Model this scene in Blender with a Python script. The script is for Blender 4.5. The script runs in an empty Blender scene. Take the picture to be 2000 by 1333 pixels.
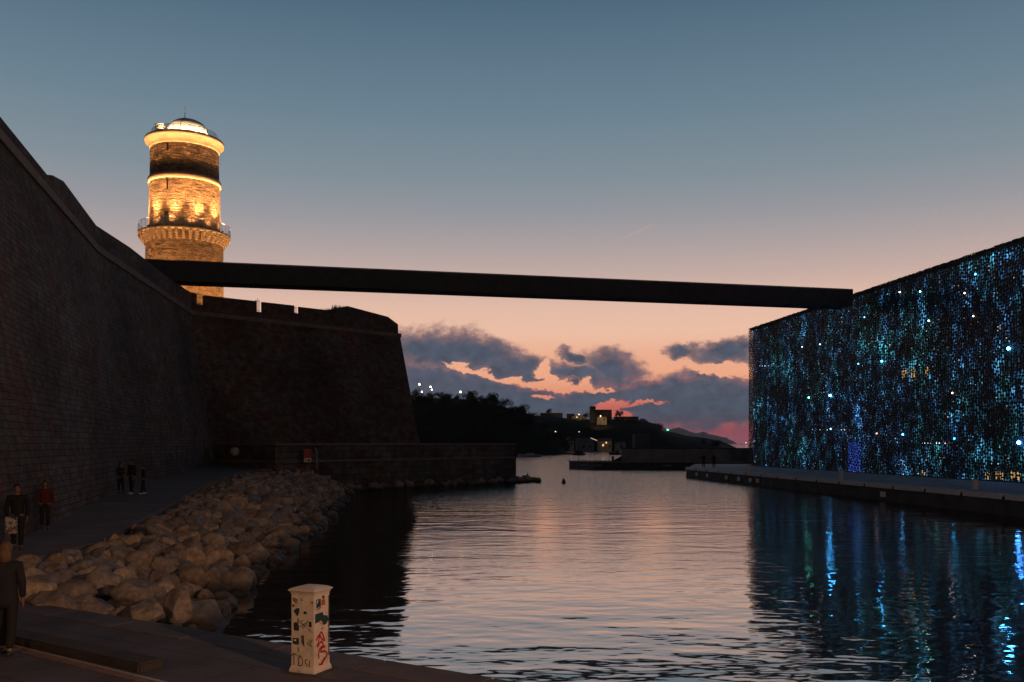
import bpy, bmesh, math, random
from mathutils import Vector, Matrix, noise
R = math.radians
scene = bpy.context.scene
C = scene.collection
random.seed(7)
F = 1800.0            # focal length in photo pixels
EYE = 3.2
WATER = -1.1

# ------------------------------------------------------------ camera
cam = bpy.data.cameras.new('camera')
camo = bpy.data.objects.new('camera', cam); C.objects.link(camo)
camo.location = (0, 0, EYE); camo.rotation_euler = (R(90), 0, 0)
cam.sensor_width = 36; cam.lens = 32.4; cam.shift_y = 0.09975
cam.clip_start = 0.1; cam.clip_end = 60000
scene.camera = camo
scene.view_settings.view_transform = 'Standard'
scene.view_settings.look = 'None'
scene.view_settings.exposure = 0
scene.view_settings.gamma = 1
scene.cycles.max_bounces = 6
scene.cycles.sample_clamp_indirect = 4

def lin(c):
    return tuple(((v/255)/12.92 if v/255 <= .04045 else ((v/255+.055)/1.055)**2.4) for v in c)

class NT:
    """tiny node-graph writer"""
    def __init__(s, tree): s.t = tree; s.l = tree.links
    def n(s, kind, **kw):
        nd = s.t.nodes.new(kind)
        for k, v in kw.items(): setattr(nd, k, v)
        return nd
    def put(s, sock, v):
        if isinstance(v, bpy.types.NodeSocket): s.l.new(v, sock)
        elif v is not None: sock.default_value = v
    def m(s, op, a, b=None, c=None, clamp=False):
        nd = s.n('ShaderNodeMath', operation=op, use_clamp=clamp)
        for i, v in enumerate((a, b, c)):
            if v is not None: s.put(nd.inputs[i], v)
        return nd.outputs[0]
    def mix(s, f, a, b, blend='MIX'):
        nd = s.n('ShaderNodeMix', data_type='RGBA', blend_type=blend)
        s.put(nd.inputs[0], f)
        s.put(nd.inputs[6], a if isinstance(a, bpy.types.NodeSocket) else (*a, 1))
        s.put(nd.inputs[7], b if isinstance(b, bpy.types.NodeSocket) else (*b, 1))
        return nd.outputs[2]
    def ramp(s, f, stops, interp='LINEAR'):
        nd = s.n('ShaderNodeValToRGB'); r = nd.color_ramp; r.interpolation = interp
        while len(r.elements) < len(stops): r.elements.new(0.5)
        for e, (p, c) in zip(r.elements, stops):
            e.position = p; e.color = (*c, 1) if len(c) == 3 else c
        s.put(nd.inputs[0], f); return nd.outputs[0]
    def sm(s, x, a, b):
        nd = s.n('ShaderNodeMapRange', interpolation_type='SMOOTHSTEP')
        s.put(nd.inputs[0], x); nd.inputs[1].default_value = a; nd.inputs[2].default_value = b
        nd.inputs[3].default_value = 0; nd.inputs[4].default_value = 1
        return nd.outputs[0]
    def noise(s, vec, scale, detail=4, rough=.55, out=0):
        nd = s.n('ShaderNodeTexNoise'); s.put(nd.inputs['Vector'], vec)
        nd.inputs['Scale'].default_value = scale; nd.inputs['Detail'].default_value = detail
        nd.inputs['Roughness'].default_value = rough
        return nd.outputs[out]
    def comb(s, x, y, z):
        nd = s.n('ShaderNodeCombineXYZ')
        for i, v in enumerate((x, y, z)): s.put(nd.inputs[i], v)
        return nd.outputs[0]
    def sep(s, v):
        nd = s.n('ShaderNodeSeparateXYZ'); s.put(nd.inputs[0], v); return nd.outputs

# ------------------------------------------------------------ world: dusk sky after sunset
world = bpy.data.worlds.new('World'); scene.world = world; world.use_nodes = True
world.node_tree.nodes.clear()
W = NT(world.node_tree)
tc = W.n('ShaderNodeTexCoord')
x, y, z = W.sep(tc.outputs['Generated'])
hyp = W.m('SQRT', W.m('ADD', W.m('MULTIPLY', x, x), W.m('MULTIPLY', y, y)))
el = W.m('ARCTAN2', z, hyp)
az = W.m('ARCTAN2', x, y)
SKY = [(-2, (60, 45, 55)), (0, (175, 78, 95)), (1.2, (190, 88, 98)), (2.6, (232, 140, 112)), (4.0, (244, 172, 134)), (5.3, (238, 174, 142)),
       (6.8, (235, 189, 163)), (8.4, (222, 183, 164)), (10, (194, 168, 159)), (11.8, (170, 157, 156)), (13.7, (146, 146, 151)),
       (16, (124, 137, 146)), (20, (100, 123, 138)), (25.5, (75, 100, 119)), (40, (46, 64, 84)), (90, (24, 34, 50))]
stops = [((d+2)/92, lin(c)) for d, c in SKY]
sky = W.ramp(W.m('DIVIDE', W.m('ADD', W.m('MULTIPLY', el, 180/math.pi), 2), 92), stops)
# plane coordinates of the western sky in 1/1800 units, used only where clouds stand
yy = W.m('MAXIMUM', y, .05)
u = W.m('MULTIPLY_ADD', W.m('DIVIDE', x, yy), 1800, 1000)
v = W.m('MULTIPLY_ADD', W.m('DIVIDE', z, yy), -1800, 866)
uv0 = W.comb(W.m('MULTIPLY', u, .01), W.m('MULTIPLY', v, .014), 0)
wa = W.m('MULTIPLY', W.m('SUBTRACT', W.noise(uv0, 1.9, 6, .6), .5), 90)
wb = W.m('MULTIPLY', W.m('SUBTRACT', W.noise(W.comb(W.m('MULTIPLY_ADD', u, .01, 31.7), W.m('MULTIPLY', v, .014), 4.1), 2.1, 7, .62), .5), 62)
uw = W.m('ADD', u, wa); vw = W.m('ADD', v, wb)
def ell(cx, cy, rx, ry, rot=0):
    du = W.m('SUBTRACT', uw, cx); dv = W.m('SUBTRACT', vw, cy)
    c, s_ = math.cos(R(rot)), math.sin(R(rot))
    a = W.m('ADD', W.m('MULTIPLY', du, c/rx), W.m('MULTIPLY', dv, s_/rx))
    b = W.m('ADD', W.m('MULTIPLY', du, -s_/ry), W.m('MULTIPLY', dv, c/ry))
    q = W.m('ADD', W.m('MULTIPLY', a, a), W.m('MULTIPLY', b, b))
    return W.m('SUBTRACT', 1, W.m('SQRT', q))          # 1 at the centre, 0 on the rim
def union(l):
    o = l[0]
    for e in l[1:]: o = W.m('SMOOTH_MAX', o, e, .25)
    return o
upper = union([ell(850, 686, 150, 46, 4), ell(935, 690, 110, 48, 18), ell(1015, 716, 82, 36, 22), ell(1040, 735, 50, 20), ell(985, 728, 66, 24, 22), ell(1112, 728, 46, 20, 16),
               ell(720, 690, 110, 40), ell(1120, 697, 40, 15, 22), ell(1140, 740, 74, 26, 8), ell(1195, 722, 72, 44, 14), ell(1338, 684, 38, 17), ell(1420, 686, 84, 27, -5), ell(1520, 682, 90, 30)])
# the lower bank: a top line that undulates, solid down to the horizon glow
topn = W.m('MULTIPLY', W.m('SUBTRACT', W.noise(W.comb(W.m('MULTIPLY', u, .01), 7.7, 0), 1.4, 3), .5), 26)
bt = W.ramp(W.m('DIVIDE', W.m('SUBTRACT', u, 700), 800), [(f_/800, ((v_-600)/200,)*3) for f_, v_ in ((0, 690), (90, 692), (180, 700), (260, 722), (360, 750), (430, 746), (540, 734), (630, 722), (690, 716), (790, 736))])
bank_top = W.m('ADD', W.m('MULTIPLY_ADD', bt, 200, 600), topn)
low = W.m('DIVIDE', W.m('SUBTRACT', vw, bank_top), 40)
low = W.m('MINIMUM', low, .8)
gaps = union([ell(922, 722, 58, 6, 20), ell(1003, 745, 24, 6, 12), ell(1095, 754, 62, 10, 2), ell(1066, 728, 14, 16, -20), ell(1175, 762, 26, 4),
              ell(1062, 780, 22, 4, 2), ell(1192, 793, 34, 7, -18), ell(1252, 787, 44, 3.5, -8), ell(1205, 806, 28, 6, 8), ell(1185, 801, 24, 5, 0), ell(1420, 722, 60, 11, 4)])
dens = W.m('MAXIMUM', upper, low)
dens = W.m('SUBTRACT', dens, W.m('MULTIPLY', W.sm(gaps, -.6, .75), 1.45))
fine = W.m('MULTIPLY', W.m('SUBTRACT', W.noise(uv0, 7.5, 8, .7), .5), .62)
dens = W.m('ADD', dens, fine)
front = W.sm(y, .1, .4)
dens = W.m('SUBTRACT', dens, W.m('SUBTRACT', 1, front))
cov = W.sm(dens, -.16, .34)
core = W.sm(dens, -.05, .75)
ccol = W.ramp(W.m('DIVIDE', v, 1000), [(.6, lin((92, 94, 108))), (.68, lin((74, 82, 98))), (.75, lin((82, 86, 102))), (.80, lin((74, 84, 100))), (.845, lin((100, 80, 98)))])
cmod = W.m('MULTIPLY_ADD', W.noise(uv0, 3.0, 7, .62), 1.25, .38)
ccol = W.mix(1.0, ccol, W.comb(cmod, cmod, cmod), 'MULTIPLY')
edge = W.mix(W.sm(v, 700, 800), lin((214, 150, 130)), lin((214, 96, 84)))
sky2 = W.mix(W.sm(v, 770, 800), sky, lin((216, 106, 92)))
sky2 = W.mix(W.sm(v, 822, 846), sky2, W.mix(W.sm(v, 840, 868), lin((178, 78, 92)), lin((165, 95, 112))))
sky3 = W.mix(front, sky, sky2)
ccol = W.mix(core, W.mix(.55, edge, ccol), ccol)
low_fade = W.m('SUBTRACT', 1, W.m('MULTIPLY', W.sm(vw, 826, 846), W.sm(uw, 1200, 1420)))
full = W.mix(W.m('MULTIPLY', cov, low_fade), sky3, ccol)
# thin contrail
cd = W.m('ABSOLUTE', W.m('ADD', W.m('SUBTRACT', v, 462), W.m('MULTIPLY', W.m('SUBTRACT', u, 1225), .46)))
ct = W.m('MULTIPLY', W.m('SUBTRACT', 1, W.sm(cd, .3, 2.2)), W.m('MULTIPLY', W.sm(u, 1145, 1250), W.m('SUBTRACT', 1, W.sm(u, 1268, 1284))))
full = W.mix(W.m('MULTIPLY', ct, W.m('MULTIPLY', front, .3)), full, lin((215, 160, 150)))
# the afterglow is in the west; the eastern sky behind the viewer is already dark
cosaz = W.m('COSINE', az)
dark = W.m('MULTIPLY_ADD', W.sm(cosaz, -.25, .85), .84, .16)
high = W.m('MAXIMUM', dark, 0)
full = W.mix(1.0, full, W.comb(high, high, high), 'MULTIPLY')
bg = W.n('ShaderNodeBackground'); W.put(bg.inputs[0], full); bg.inputs[1].default_value = 1.14
wo = W.n('ShaderNodeOutputWorld'); W.l.new(bg.outputs[0], wo.inputs[0])

# ------------------------------------------------------------ helpers
def link(o, parent=None):
    C.objects.link(o)
    if parent is not None: o.parent = parent
    return o
def tag(o, label=None, cat=None, group=None, kind=None):
    for k, v_ in (('label', label), ('category', cat), ('group', group), ('kind', kind)):
        if v_: o[k] = v_
    return o
def empty(name, loc=(0, 0, 0), rz=0, label=None, cat=None, group=None):
    o = bpy.data.objects.new(name, None); C.objects.link(o)
    o.location = loc; o.rotation_euler = (0, 0, rz); o.empty_display_size = .3
    return tag(o, label, cat, group)
def obj(name, bm, mat, parent=None, smooth=False, loc=None):
    me = bpy.data.meshes.new(name); bm.normal_update(); bm.to_mesh(me); bm.free()
    if mat: me.materials.append(mat)
    if smooth:
        for p in me.polygons: p.use_smooth = True
    o = bpy.data.objects.new(name, me)
    if loc is not None: o.location = loc
    return link(o, parent)
def copy_tree(o, parent=None):
    c = o.copy(); C.objects.link(c); c.parent = parent
    for k in ('label', 'category', 'group'):
        if k in c and parent is not None and k != 'label': del c[k]
    for ch in list(o.children): copy_tree(ch, c)
    return c
def P(px, py, D): return Vector(((px-1000)/F*D, D, EYE-(py-866)/F*D))
def BM(): return bmesh.new()
def box(bm, lo, hi, rot=None, bev=0):
    r = bmesh.ops.create_cube(bm, size=1)
    s_ = [hi[i]-lo[i] for i in range(3)]; c = [(hi[i]+lo[i])/2 for i in range(3)]
    for v_ in r['verts']:
        v_.co = Vector((v_.co.x*s_[0]+c[0], v_.co.y*s_[1]+c[1], v_.co.z*s_[2]+c[2]))
        if rot is not None: v_.co = rot @ v_.co
    if bev:
        es = list({e for v_ in r['verts'] for e in v_.link_edges})
        bmesh.ops.bevel(bm, geom=es, offset=bev, segments=2, affect='EDGES', profile=.6)
def tube(bm, a, b, r1, r2=None, seg=8, cap=True):
    a = Vector(a); b = Vector(b); d = b-a
    q = d.to_track_quat('Z', 'Y').to_matrix().to_4x4()
    m = Matrix.Translation((a+b)/2) @ q
    bmesh.ops.create_cone(bm, cap_ends=cap, segments=seg, radius1=r1, radius2=r1 if r2 is None else r2, depth=d.length, matrix=m)
def ball(bm, c, r, sub=2, sc=(1, 1, 1)):
    bmesh.ops.create_icosphere(bm, subdivisions=sub, radius=r, matrix=Matrix.Translation(c) @ Matrix.Diagonal((*sc, 1)))
def lathe(bm, prof, seg=64, c=(0, 0), uvs=None, caps=False):
    rings = []
    for r, z_ in prof:
        rings.append([bm.verts.new((c[0]+r*math.cos(2*math.pi*i/seg), c[1]+r*math.sin(2*math.pi*i/seg), z_)) for i in range(seg)])
    uvl = bm.loops.layers.uv.verify()
    for k in range(len(prof)-1):
        for i in range(seg):
            j = (i+1) % seg
            f = bm.faces.new((rings[k][i], rings[k][j], rings[k+1][j], rings[k+1][i])); f.smooth = True
            rr = prof[0][0] if uvs is None else uvs
            for lp, (ii, kk) in zip(f.loops, ((i, k), (i+1, k), (i+1, k+1), (i, k+1))):
                lp[uvl].uv = (rr*2*math.pi*ii/seg, prof[kk][1])
    if caps:
        bm.faces.new(rings[-1]); bm.faces.new(list(reversed(rings[0])))
def prism(bm, pts, z0, z1):
    """vertical prism over a plan polygon"""
    lo = [bm.verts.new((p[0], p[1], z0)) for p in pts]; hi = [bm.verts.new((p[0], p[1], z1)) for p in pts]
    n = len(pts); bm.faces.new(hi); bm.faces.new(list(reversed(lo)))
    for i in range(n): bm.faces.new((lo[i], lo[(i+1) % n], hi[(i+1) % n], hi[i]))
    bmesh.ops.recalc_face_normals(bm, faces=bm.faces)

# ------------------------------------------------------------ materials
def material(name):
    m = bpy.data.materials.new(name); m.use_nodes = True
    t = NT(m.node_tree); b = m.node_tree.nodes['Principled BSDF']
    return m, t, b
def simple(name, col, rough=.6, var=.25, scale=6, bump=.15, metal=0, emit=None, es=0, bscale=None):
    m, t, b = material(name)
    co = t.n('ShaderNodeTexCoord').outputs['Object']
    nz = t.noise(co, scale, 6, .6)
    lo_ = tuple(c*(1-var) for c in col); hi_ = tuple(min(1, c*(1+var)) for c in col)
    t.put(b.inputs['Base Color'], t.ramp(nz, [(.3, lo_), (.7, hi_)]))
    b.inputs['Roughness'].default_value = rough; b.inputs['Metallic'].default_value = metal
    if bump:
        bp = t.n('ShaderNodeBump'); bp.inputs['Strength'].default_value = bump; bp.inputs['Distance'].default_value = .02
        t.put(bp.inputs['Height'], t.noise(co, bscale or scale*6, 5, .6)); t.put(b.inputs['Normal'], bp.outputs[0])
    if emit:
        b.inputs['Emission Color'].default_value = (*emit, 1); b.inputs['Emission Strength'].default_value = es
    return m
def lamp_mat(name, col, s_):
    m, t, b = material(name)
    b.inputs['Base Color'].default_value = (*col, 1)
    b.inputs['Emission Color'].default_value = (*col, 1); b.inputs['Emission Strength'].default_value = s_
    return m
def masonry(name, c1, c2, mortar, bw=.50, rh=.25, bump=1, dist=.12, patch=.5, stretch=None):
    m, t, b = material(name)
    uv_ = t.n('ShaderNodeTexCoord').outputs['UV']
    wob = t.n('ShaderNodeVectorMath', operation='MULTIPLY_ADD')
    t.put(wob.inputs[0], t.noise(uv_, 1.7, 3, .5, out=1)); wob.inputs[1].default_value = (.30, .14, 0); t.put(wob.inputs[2], uv_)
    br = t.n('ShaderNodeTexBrick'); t.put(br.inputs['Vector'], wob.outputs[0])
    br.inputs['Scale'].default_value = 1; br.inputs['Brick Width'].default_value = bw; br.inputs['Row Height'].default_value = rh
    br.inputs['Mortar Size'].default_value = .022; br.inputs['Mortar Smooth'].default_value = .6; br.inputs['Bias'].default_value = -.1
    br.inputs['Color1'].default_value = (*c1, 1); br.inputs['Color2'].default_value = (*c2, 1); br.inputs['Mortar'].default_value = (*mortar, 1)
    big = t.noise(uv_, .16, 5, .6); med = t.noise(uv_, 1.3, 6, .65)
    f = t.m('MULTIPLY_ADD', t.ramp(big, [(.3, (1-patch,)*3), (.7, (1+patch*.6,)*3)]), 1, 0)
    g = t.ramp(med, [(.28, (.42,)*3), (.68, (1.4,)*3)])
    col = t.mix(1, br.outputs['Color'], t.comb(f, f, f), 'MULTIPLY'); col = t.mix(1, col, g, 'MULTIPLY')
    hue = t.ramp(t.noise(uv_, .32, 5, .62), [(.35, (1.28, .86, .80)), (.5, (1, 1, 1)), (.66, (.80, .95, 1.12))])
    if not stretch: col = t.mix(1, col, hue, 'MULTIPLY')
    t.put(b.inputs['Base Color'], col); b.inputs['Roughness'].default_value = .9
    h = t.m('SUBTRACT', t.m('MULTIPLY', t.noise(uv_, 5, 8, .7), .9), t.m('MULTIPLY', br.outputs['Fac'], .55))
    sx, sy, sz = t.sep(uv_)
    st = t.noise(t.comb(t.m('MULTIPLY', sx, .9), t.m('MULTIPLY', sy, 3.2), 0), 1.0, 6, .65)
    h = t.m('ADD', h, t.m('MULTIPLY', t.sm(st, .45, .6), .9 if stretch else .35))
    h = t.m('ADD', h, t.m('MULTIPLY', t.noise(uv_, .9, 4, .6), 1.6))
    bp = t.n('ShaderNodeBump'); bp.inputs['Strength'].default_value = bump; bp.inputs['Distance'].default_value = dist
    t.put(bp.inputs['Height'], h); t.put(b.inputs['Normal'], bp.outputs[0])
    return m

M_fort = masonry('fort_stone', (.19, .14, .118), (.11, .085, .076), (.08, .062, .056), patch=.6)
M_low = masonry('seawall_stone', (.17, .145, .125), (.10, .088, .078), (.05, .045, .04), bw=1.1, rh=.5, patch=.6)
M_tower = masonry('tower_stone', (.52, .39, .26), (.43, .32, .21), (.33, .24, .16), bw=.75, rh=.2, bump=1, dist=.3, patch=.3, stretch=True)
M_pale = simple('pale_limestone', (.52, .43, .32), .85, .15, 3, .2)
M_cordon = simple('cordon_stone', (.18, .15, .125), .9, .25, 2, .3)
M_rock, t, b = material('boulder_limestone')
co = t.n('ShaderNodeTexCoord').outputs['Object']; oi = t.n('ShaderNodeObjectInfo')
base = t.ramp(oi.outputs['Random'], [(0, (.24, .20, .17)), (.25, (.42, .31, .21)), (.45, (.27, .25, .24)), (.65, (.54, .42, .30)), (.8, (.34, .27, .21)), (1, (.22, .21, .22))])
geo = t.n('ShaderNodeNewGeometry')
nz = t.noise(co, 2.6, 8, .68)
col = t.mix(1, base, t.ramp(nz, [(.3, (.42,)*3), (.68, (1.45,)*3)]), 'MULTIPLY')
wet = t.sm(t.sep(geo.outputs['Position'])[2], -1.02, -.55)
t.put(b.inputs['Base Color'], t.mix(wet, (.035, .030, .024), col)); t.put(b.inputs['Roughness'], t.m('MULTIPLY_ADD', wet, .35, .55))
bp = t.n('ShaderNodeBump'); bp.inputs['Strength'].default_value = .9; bp.inputs['Distance'].default_value = .09
t.put(bp.inputs['Height'], t.noise(co, 6, 8, .72)); t.put(b.inputs['Normal'], bp.outputs[0])

M_path = simple('path_asphalt', (.17, .125, .11), .85, .25, .6, .4, bscale=30)
M_black = simple('black_metal', (.02, .02, .022), .5, .2)
M_conc = simple('dark_concrete', (.055, .055, .06), .85, .3, 1.2, .3)
M_bridge = simple('bridge_concrete', (.04, .045, .055), .8, .25, 1.5, .3)
M_hill = simple('hill_scrub', (.03, .03, .024), 1, .4, .05, .3)
M_leaf = simple('dark_foliage', (.05, .065, .035), .9, .4, 1.5, 0)
for mm in (M_hill, M_leaf): mm.node_tree.nodes['Principled BSDF'].inputs['Specular IOR Level'].default_value = .05
M_bark = simple('bark', (.08, .06, .045), .95, .3, 4, .3)
M_white = simple('white_paint', (.75, .75, .73), .5, .1)
M_house = simple('house_render', (.36, .32, .29), .9, .2, .4, .1)
M_roof = simple('roof_tiles', (.16, .09, .07), .9, .25, 1, .2)
M_darkwin = simple('dark_window', (.02, .02, .025), .3, .1, bump=0)
M_lattice = simple('lattice_concrete', (.012, .013, .015), .8, .3, 2, .1)

# foreground quay: big slabs with joints, worn and stained
def quay_mat(name, c, ang, bw, rh):
    m, t, b = material(name)
    co = t.n('ShaderNodeTexCoord').outputs['Object']
    mp = t.n('ShaderNodeMapping'); t.put(mp.inputs[0], co); mp.inputs['Rotation'].default_value = (0, 0, ang)
    wv = t.n('ShaderNodeVectorMath', operation='MULTIPLY_ADD')
    t.put(wv.inputs[0], t.noise(co, 1.3, 4, .6, out=1)); wv.inputs[1].default_value = (.02, .02, 0); t.put(wv.inputs[2], mp.outputs[0])
    br = t.n('ShaderNodeTexBrick'); t.put(br.inputs['Vector'], wv.outputs[0]); br.inputs['Scale'].default_value = 1
    br.inputs['Brick Width'].default_value = bw; br.inputs['Row Height'].default_value = rh; br.inputs['Mortar Size'].default_value = .012
    br.inputs['Mortar Smooth'].default_value = .3
    br.inputs['Color1'].default_value = (*c, 1); br.inputs['Color2'].default_value = (c[0]*.8, c[1]*.78, c[2]*.8, 1); br.inputs['Mortar'].default_value = (.03, .028, .027, 1)
    g = t.ramp(t.noise(co, .7, 8, .68), [(.3, (.5,)*3), (.52, (1,)*3), (.72, (1.35,)*3)])
    g2 = t.ramp(t.noise(co, 24, 3, .7), [(.3, (.75,)*3), (.7, (1.25,)*3)])
    st = t.ramp(t.noise(co, 1.6, 3, .5), [(.24, (.25,)*3), (.31, (1,)*3)])
    c1 = t.mix(1, t.mix(1, br.outputs['Color'], g, 'MULTIPLY'), g2, 'MULTIPLY'); c1 = t.mix(1, c1, st, 'MULTIPLY')
    t.put(b.inputs['Base Color'], c1); b.inputs['Roughness'].default_value = .78
    bp = t.n('ShaderNodeBump'); bp.inputs['Strength'].default_value = .5; bp.inputs['Distance'].default_value = .02
    t.put(bp.inputs['Height'], t.m('SUBTRACT', t.noise(co, 14, 6, .7), t.m('MULTIPLY', br.outputs['Fac'], 1.5))); t.put(b.inputs['Normal'], bp.outputs[0])
    return m
QA = math.atan2(-6.3, 9.9)
M_quay = quay_mat('quay_slabs', (.10, .085, .088), -QA, 3.4, 2.3)
M_deck = quay_mat('esplanade_concrete', (.42, .41, .42), -R(-83.5), 4, 3)

# water
M_water, t, b = material('sea_water')
geo = t.n('ShaderNodeNewGeometry'); pos = geo.outputs['Position']
X, Y, Z = t.sep(pos)
def wn(sx, sy, scale, det, off=0): return t.noise(t.comb(t.m('MULTIPLY_ADD', X, sx, off), t.m('MULTIPLY', Y, sy), off*.3), scale, det, .5)
swell = t.m('MULTIPLY', wn(.45, 1, .55, 2), .075)
rip = t.m('MULTIPLY', wn(.6, 1, 1.5, 2, 9.1), .036)
fine = t.m('MULTIPLY', wn(.6, 1, 5.0, 4, 3.3), .012)
# wind-ruffled lanes against calm slicks
lane = t.sm(t.noise(t.comb(t.m('MULTIPLY', X, .25), Y, 0), .045, 3, .5), .42, .58)
far_r = t.sm(Y, 26, 34)
fm = t.m('MULTIPLY', far_r, t.m('MULTIPLY_ADD', lane, .8, .35))
chop = t.m('MULTIPLY', wn(.7, 1, 2.6, 3, 21.3), t.m('MULTIPLY', t.sm(Y, 42, 95), .15))
hgt = t.m('ADD', chop, t.m('ADD', t.m('ADD', swell, rip), t.m('MULTIPLY', fine, t.m('MULTIPLY_ADD', fm, 1.2, .12))))
bp = t.n('ShaderNodeBump'); bp.inputs['Strength'].default_value = 1; bp.inputs['Distance'].default_value = .55
t.put(bp.inputs['Height'], hgt); t.put(b.inputs['Normal'], bp.outputs[0])
b.inputs['Base Color'].default_value = (.004, .006, .008, 1); b.inputs['Roughness'].default_value = .04
b.inputs['IOR'].default_value = 8

# ------------------------------------------------------------ setting: water, hills, land
bm = BM()
vs = [bm.verts.new(p) for p in ((-9000, -200, WATER), (9000, -200, WATER), (16000, 15000, WATER), (-16000, 15000, WATER))]
bm.faces.new(vs); tag(obj('water', bm, M_water), kind='structure')

def gz(Y_): return max(0, min(1, (Y_-24)/56))*1.12
EDGE = [(-40, 82.2), (12.3, 0), (18.6, -9.9), (20.6, -12.2), (24.6, -13.3), (28.8, -13.0), (41.4, -15.6), (56.8, -18.9), (70, -21), (77, -21), (79.5, -17.6), (84, -17.0), (100, -16)]
WALLC = [(-40, 0.2), (36.7, -20.4), (57.9, -26.1), (86.5, -29.5)]
def interp(tab, k):
    if k <= tab[0][0]: return tab[0][1]
    for (a, va), (b_, vb) in zip(tab, tab[1:]):
        if k <= b_: return va+(vb-va)*(k-a)/(b_-a)
    return tab[-1][1]
bm = BM()
st = sorted({-40, -20, -5, 5, 12.3, 18.6, 20.6, 22.5, 24.6, 28.8, 33, 37, 41.4, 46, 51, 56.8, 63, 70, 74, 77, 79.5, 84, 100})
rows = []
for Y_ in st:
    xr = interp(EDGE, Y_); xl = (-46 if Y_ < 30 else interp(WALLC, min(Y_, 86))-6)
    row = []
    for k in range(9):
        f = k/8; X_ = xl+(xr-xl)*f
        crown = .22*max(0, min(1, (Y_-22)/15))*max(0, 1-f*1.5)
        row.append(bm.verts.new((X_, Y_, gz(Y_)+crown)))
    row.append(bm.verts.new((xr+.01, Y_, -4)))
    rows.append(row)
for a, b_ in zip(rows, rows[1:]):
    for k in range(9):
        f = bm.faces.new((a[k], a[k+1], b_[k+1], b_[k]))
land = obj('ground', bm, M_quay); tag(land, kind='structure')
land.data.materials.append(M_path)
for p in land.data.polygons:
    if p.center.y > 21: p.material_index = 1

# coping stones along the foreground quay edge
def P0(px, py, zz=0):
    D = (EYE-zz)*F/(py-866); return Vector(((px-1000)/F*D, D, zz))
qa = Vector((-9.9, 18.6, 0)); qd = Vector((9.9, -6.3, 0)).normalized(); qn = Vector((-qd.y, qd.x, 0))  # qn points to the water
bm = BM()
for i in range(16):
    a0 = i*1.9+.01; a1 = (i+1)*1.9-.012
    p = [qa+qd*a0+qn*.06, qa+qd*a1+qn*.06, qa+qd*a1-qn*.62, qa+qd*a0-qn*.62]
    prism(bm, [(q.x, q.y) for q in reversed(p)], -.34, .010+.003*(i % 3))
bmesh.ops.bevel(bm, geom=bm.edges[:], offset=.018, segments=1, affect='EDGES')
tag(obj('kerb', bm, simple('coping_stone', (.11, .092, .088), .8, .3, 1.4, .5, bscale=20)), kind='structure')
# low dark strip, built in place of a shadowed gap, and the old rail set into the quay
bm = BM()
a = P0(60, 1247); b_ = P0(322, 1303); d = (b_-a).normalized(); n = Vector((-d.y, d.x, 0))
a = a-d*5
prism(bm, [(q.x, q.y) for q in (a+n*.0, a-n*.42, b_-n*.42, b_)], -.1, .13)
bmesh.ops.bevel(bm, geom=bm.edges[:], offset=.03, segments=2, affect='EDGES')
tag(obj('shade_strip', bm, simple('shade_dark', (.045, .04, .042), .9, .3, 2, .4)), 'long low dark strip in place of a shadowed gap across the near quay paving', 'shade strip')
r = empty('crane_rail', (0, 0, 0), 0, 'thin pale metal rail set in the quay behind the dark strip', 'rail')
a = P0(105, 1283); b_ = P0(330, 1338); d = (b_-a).normalized(); n = Vector((-d.y, d.x, 0)); b_ = b_+d*3; a = a-d*2
for nm, o0, o1, zz, mt in (('rail_head', -.02, .035, .022, simple('worn_steel', (.62, .46, .33), .42, .2, metal=.6)), ('rail_flange', -.15, -.05, .012, simple('rusted_steel', (.20, .13, .09), .7, .3))):
    bm = BM(); prism(bm, [(q.x, q.y) for q in (a+n*o1, a+n*o0, b_+n*o0, b_+n*o1)], -.05, zz); obj(nm, bm, mt, r)

# bed under the riprap
TOP = [(19.2, -10.3), (24.6, -13.3), (28.8, -13.0), (41.4, -15.6), (56.8, -18.9), (70, -21), (77, -20.6), (79.3, -18)]
TW = [((-9.9, 18.7), (-7.3, 17.6)), ((-12.4, 21.2), (-7.5, 20.0)), ((-13.3, 24.6), (-7.8, 23.4)), ((-13.0, 28.8), (-8.6, 29.3)), ((-15.6, 41.4), (-10.0, 44.5)), ((-18.9, 56.8), (-12.0, 62)), ((-20.8, 69), (-13.7, 74)), ((-18.2, 77.5), (-14.3, 81))]
bm = BM(); prev = None
for (t0, w0) in TW:
    T = Vector((t0[0], t0[1], gz(t0[1])-.3)); Wt = Vector((w0[0], w0[1], -1.5)); out = Wt+(Wt-T)*.5; out.z = -4
    cur = [bm.verts.new(T), bm.verts.new(T.lerp(Wt, .5)+Vector((0, 0, .1))), bm.verts.new(Wt), bm.verts.new(out)]
    if prev:
        for k in range(3): bm.faces.new((prev[k], prev[k+1], cur[k+1], cur[k]))
    prev = cur
tag(obj('embankment', bm, simple('rubble_bed', (.035, .03, .026), .95, .3, 2, .5)), kind='structure')

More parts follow.
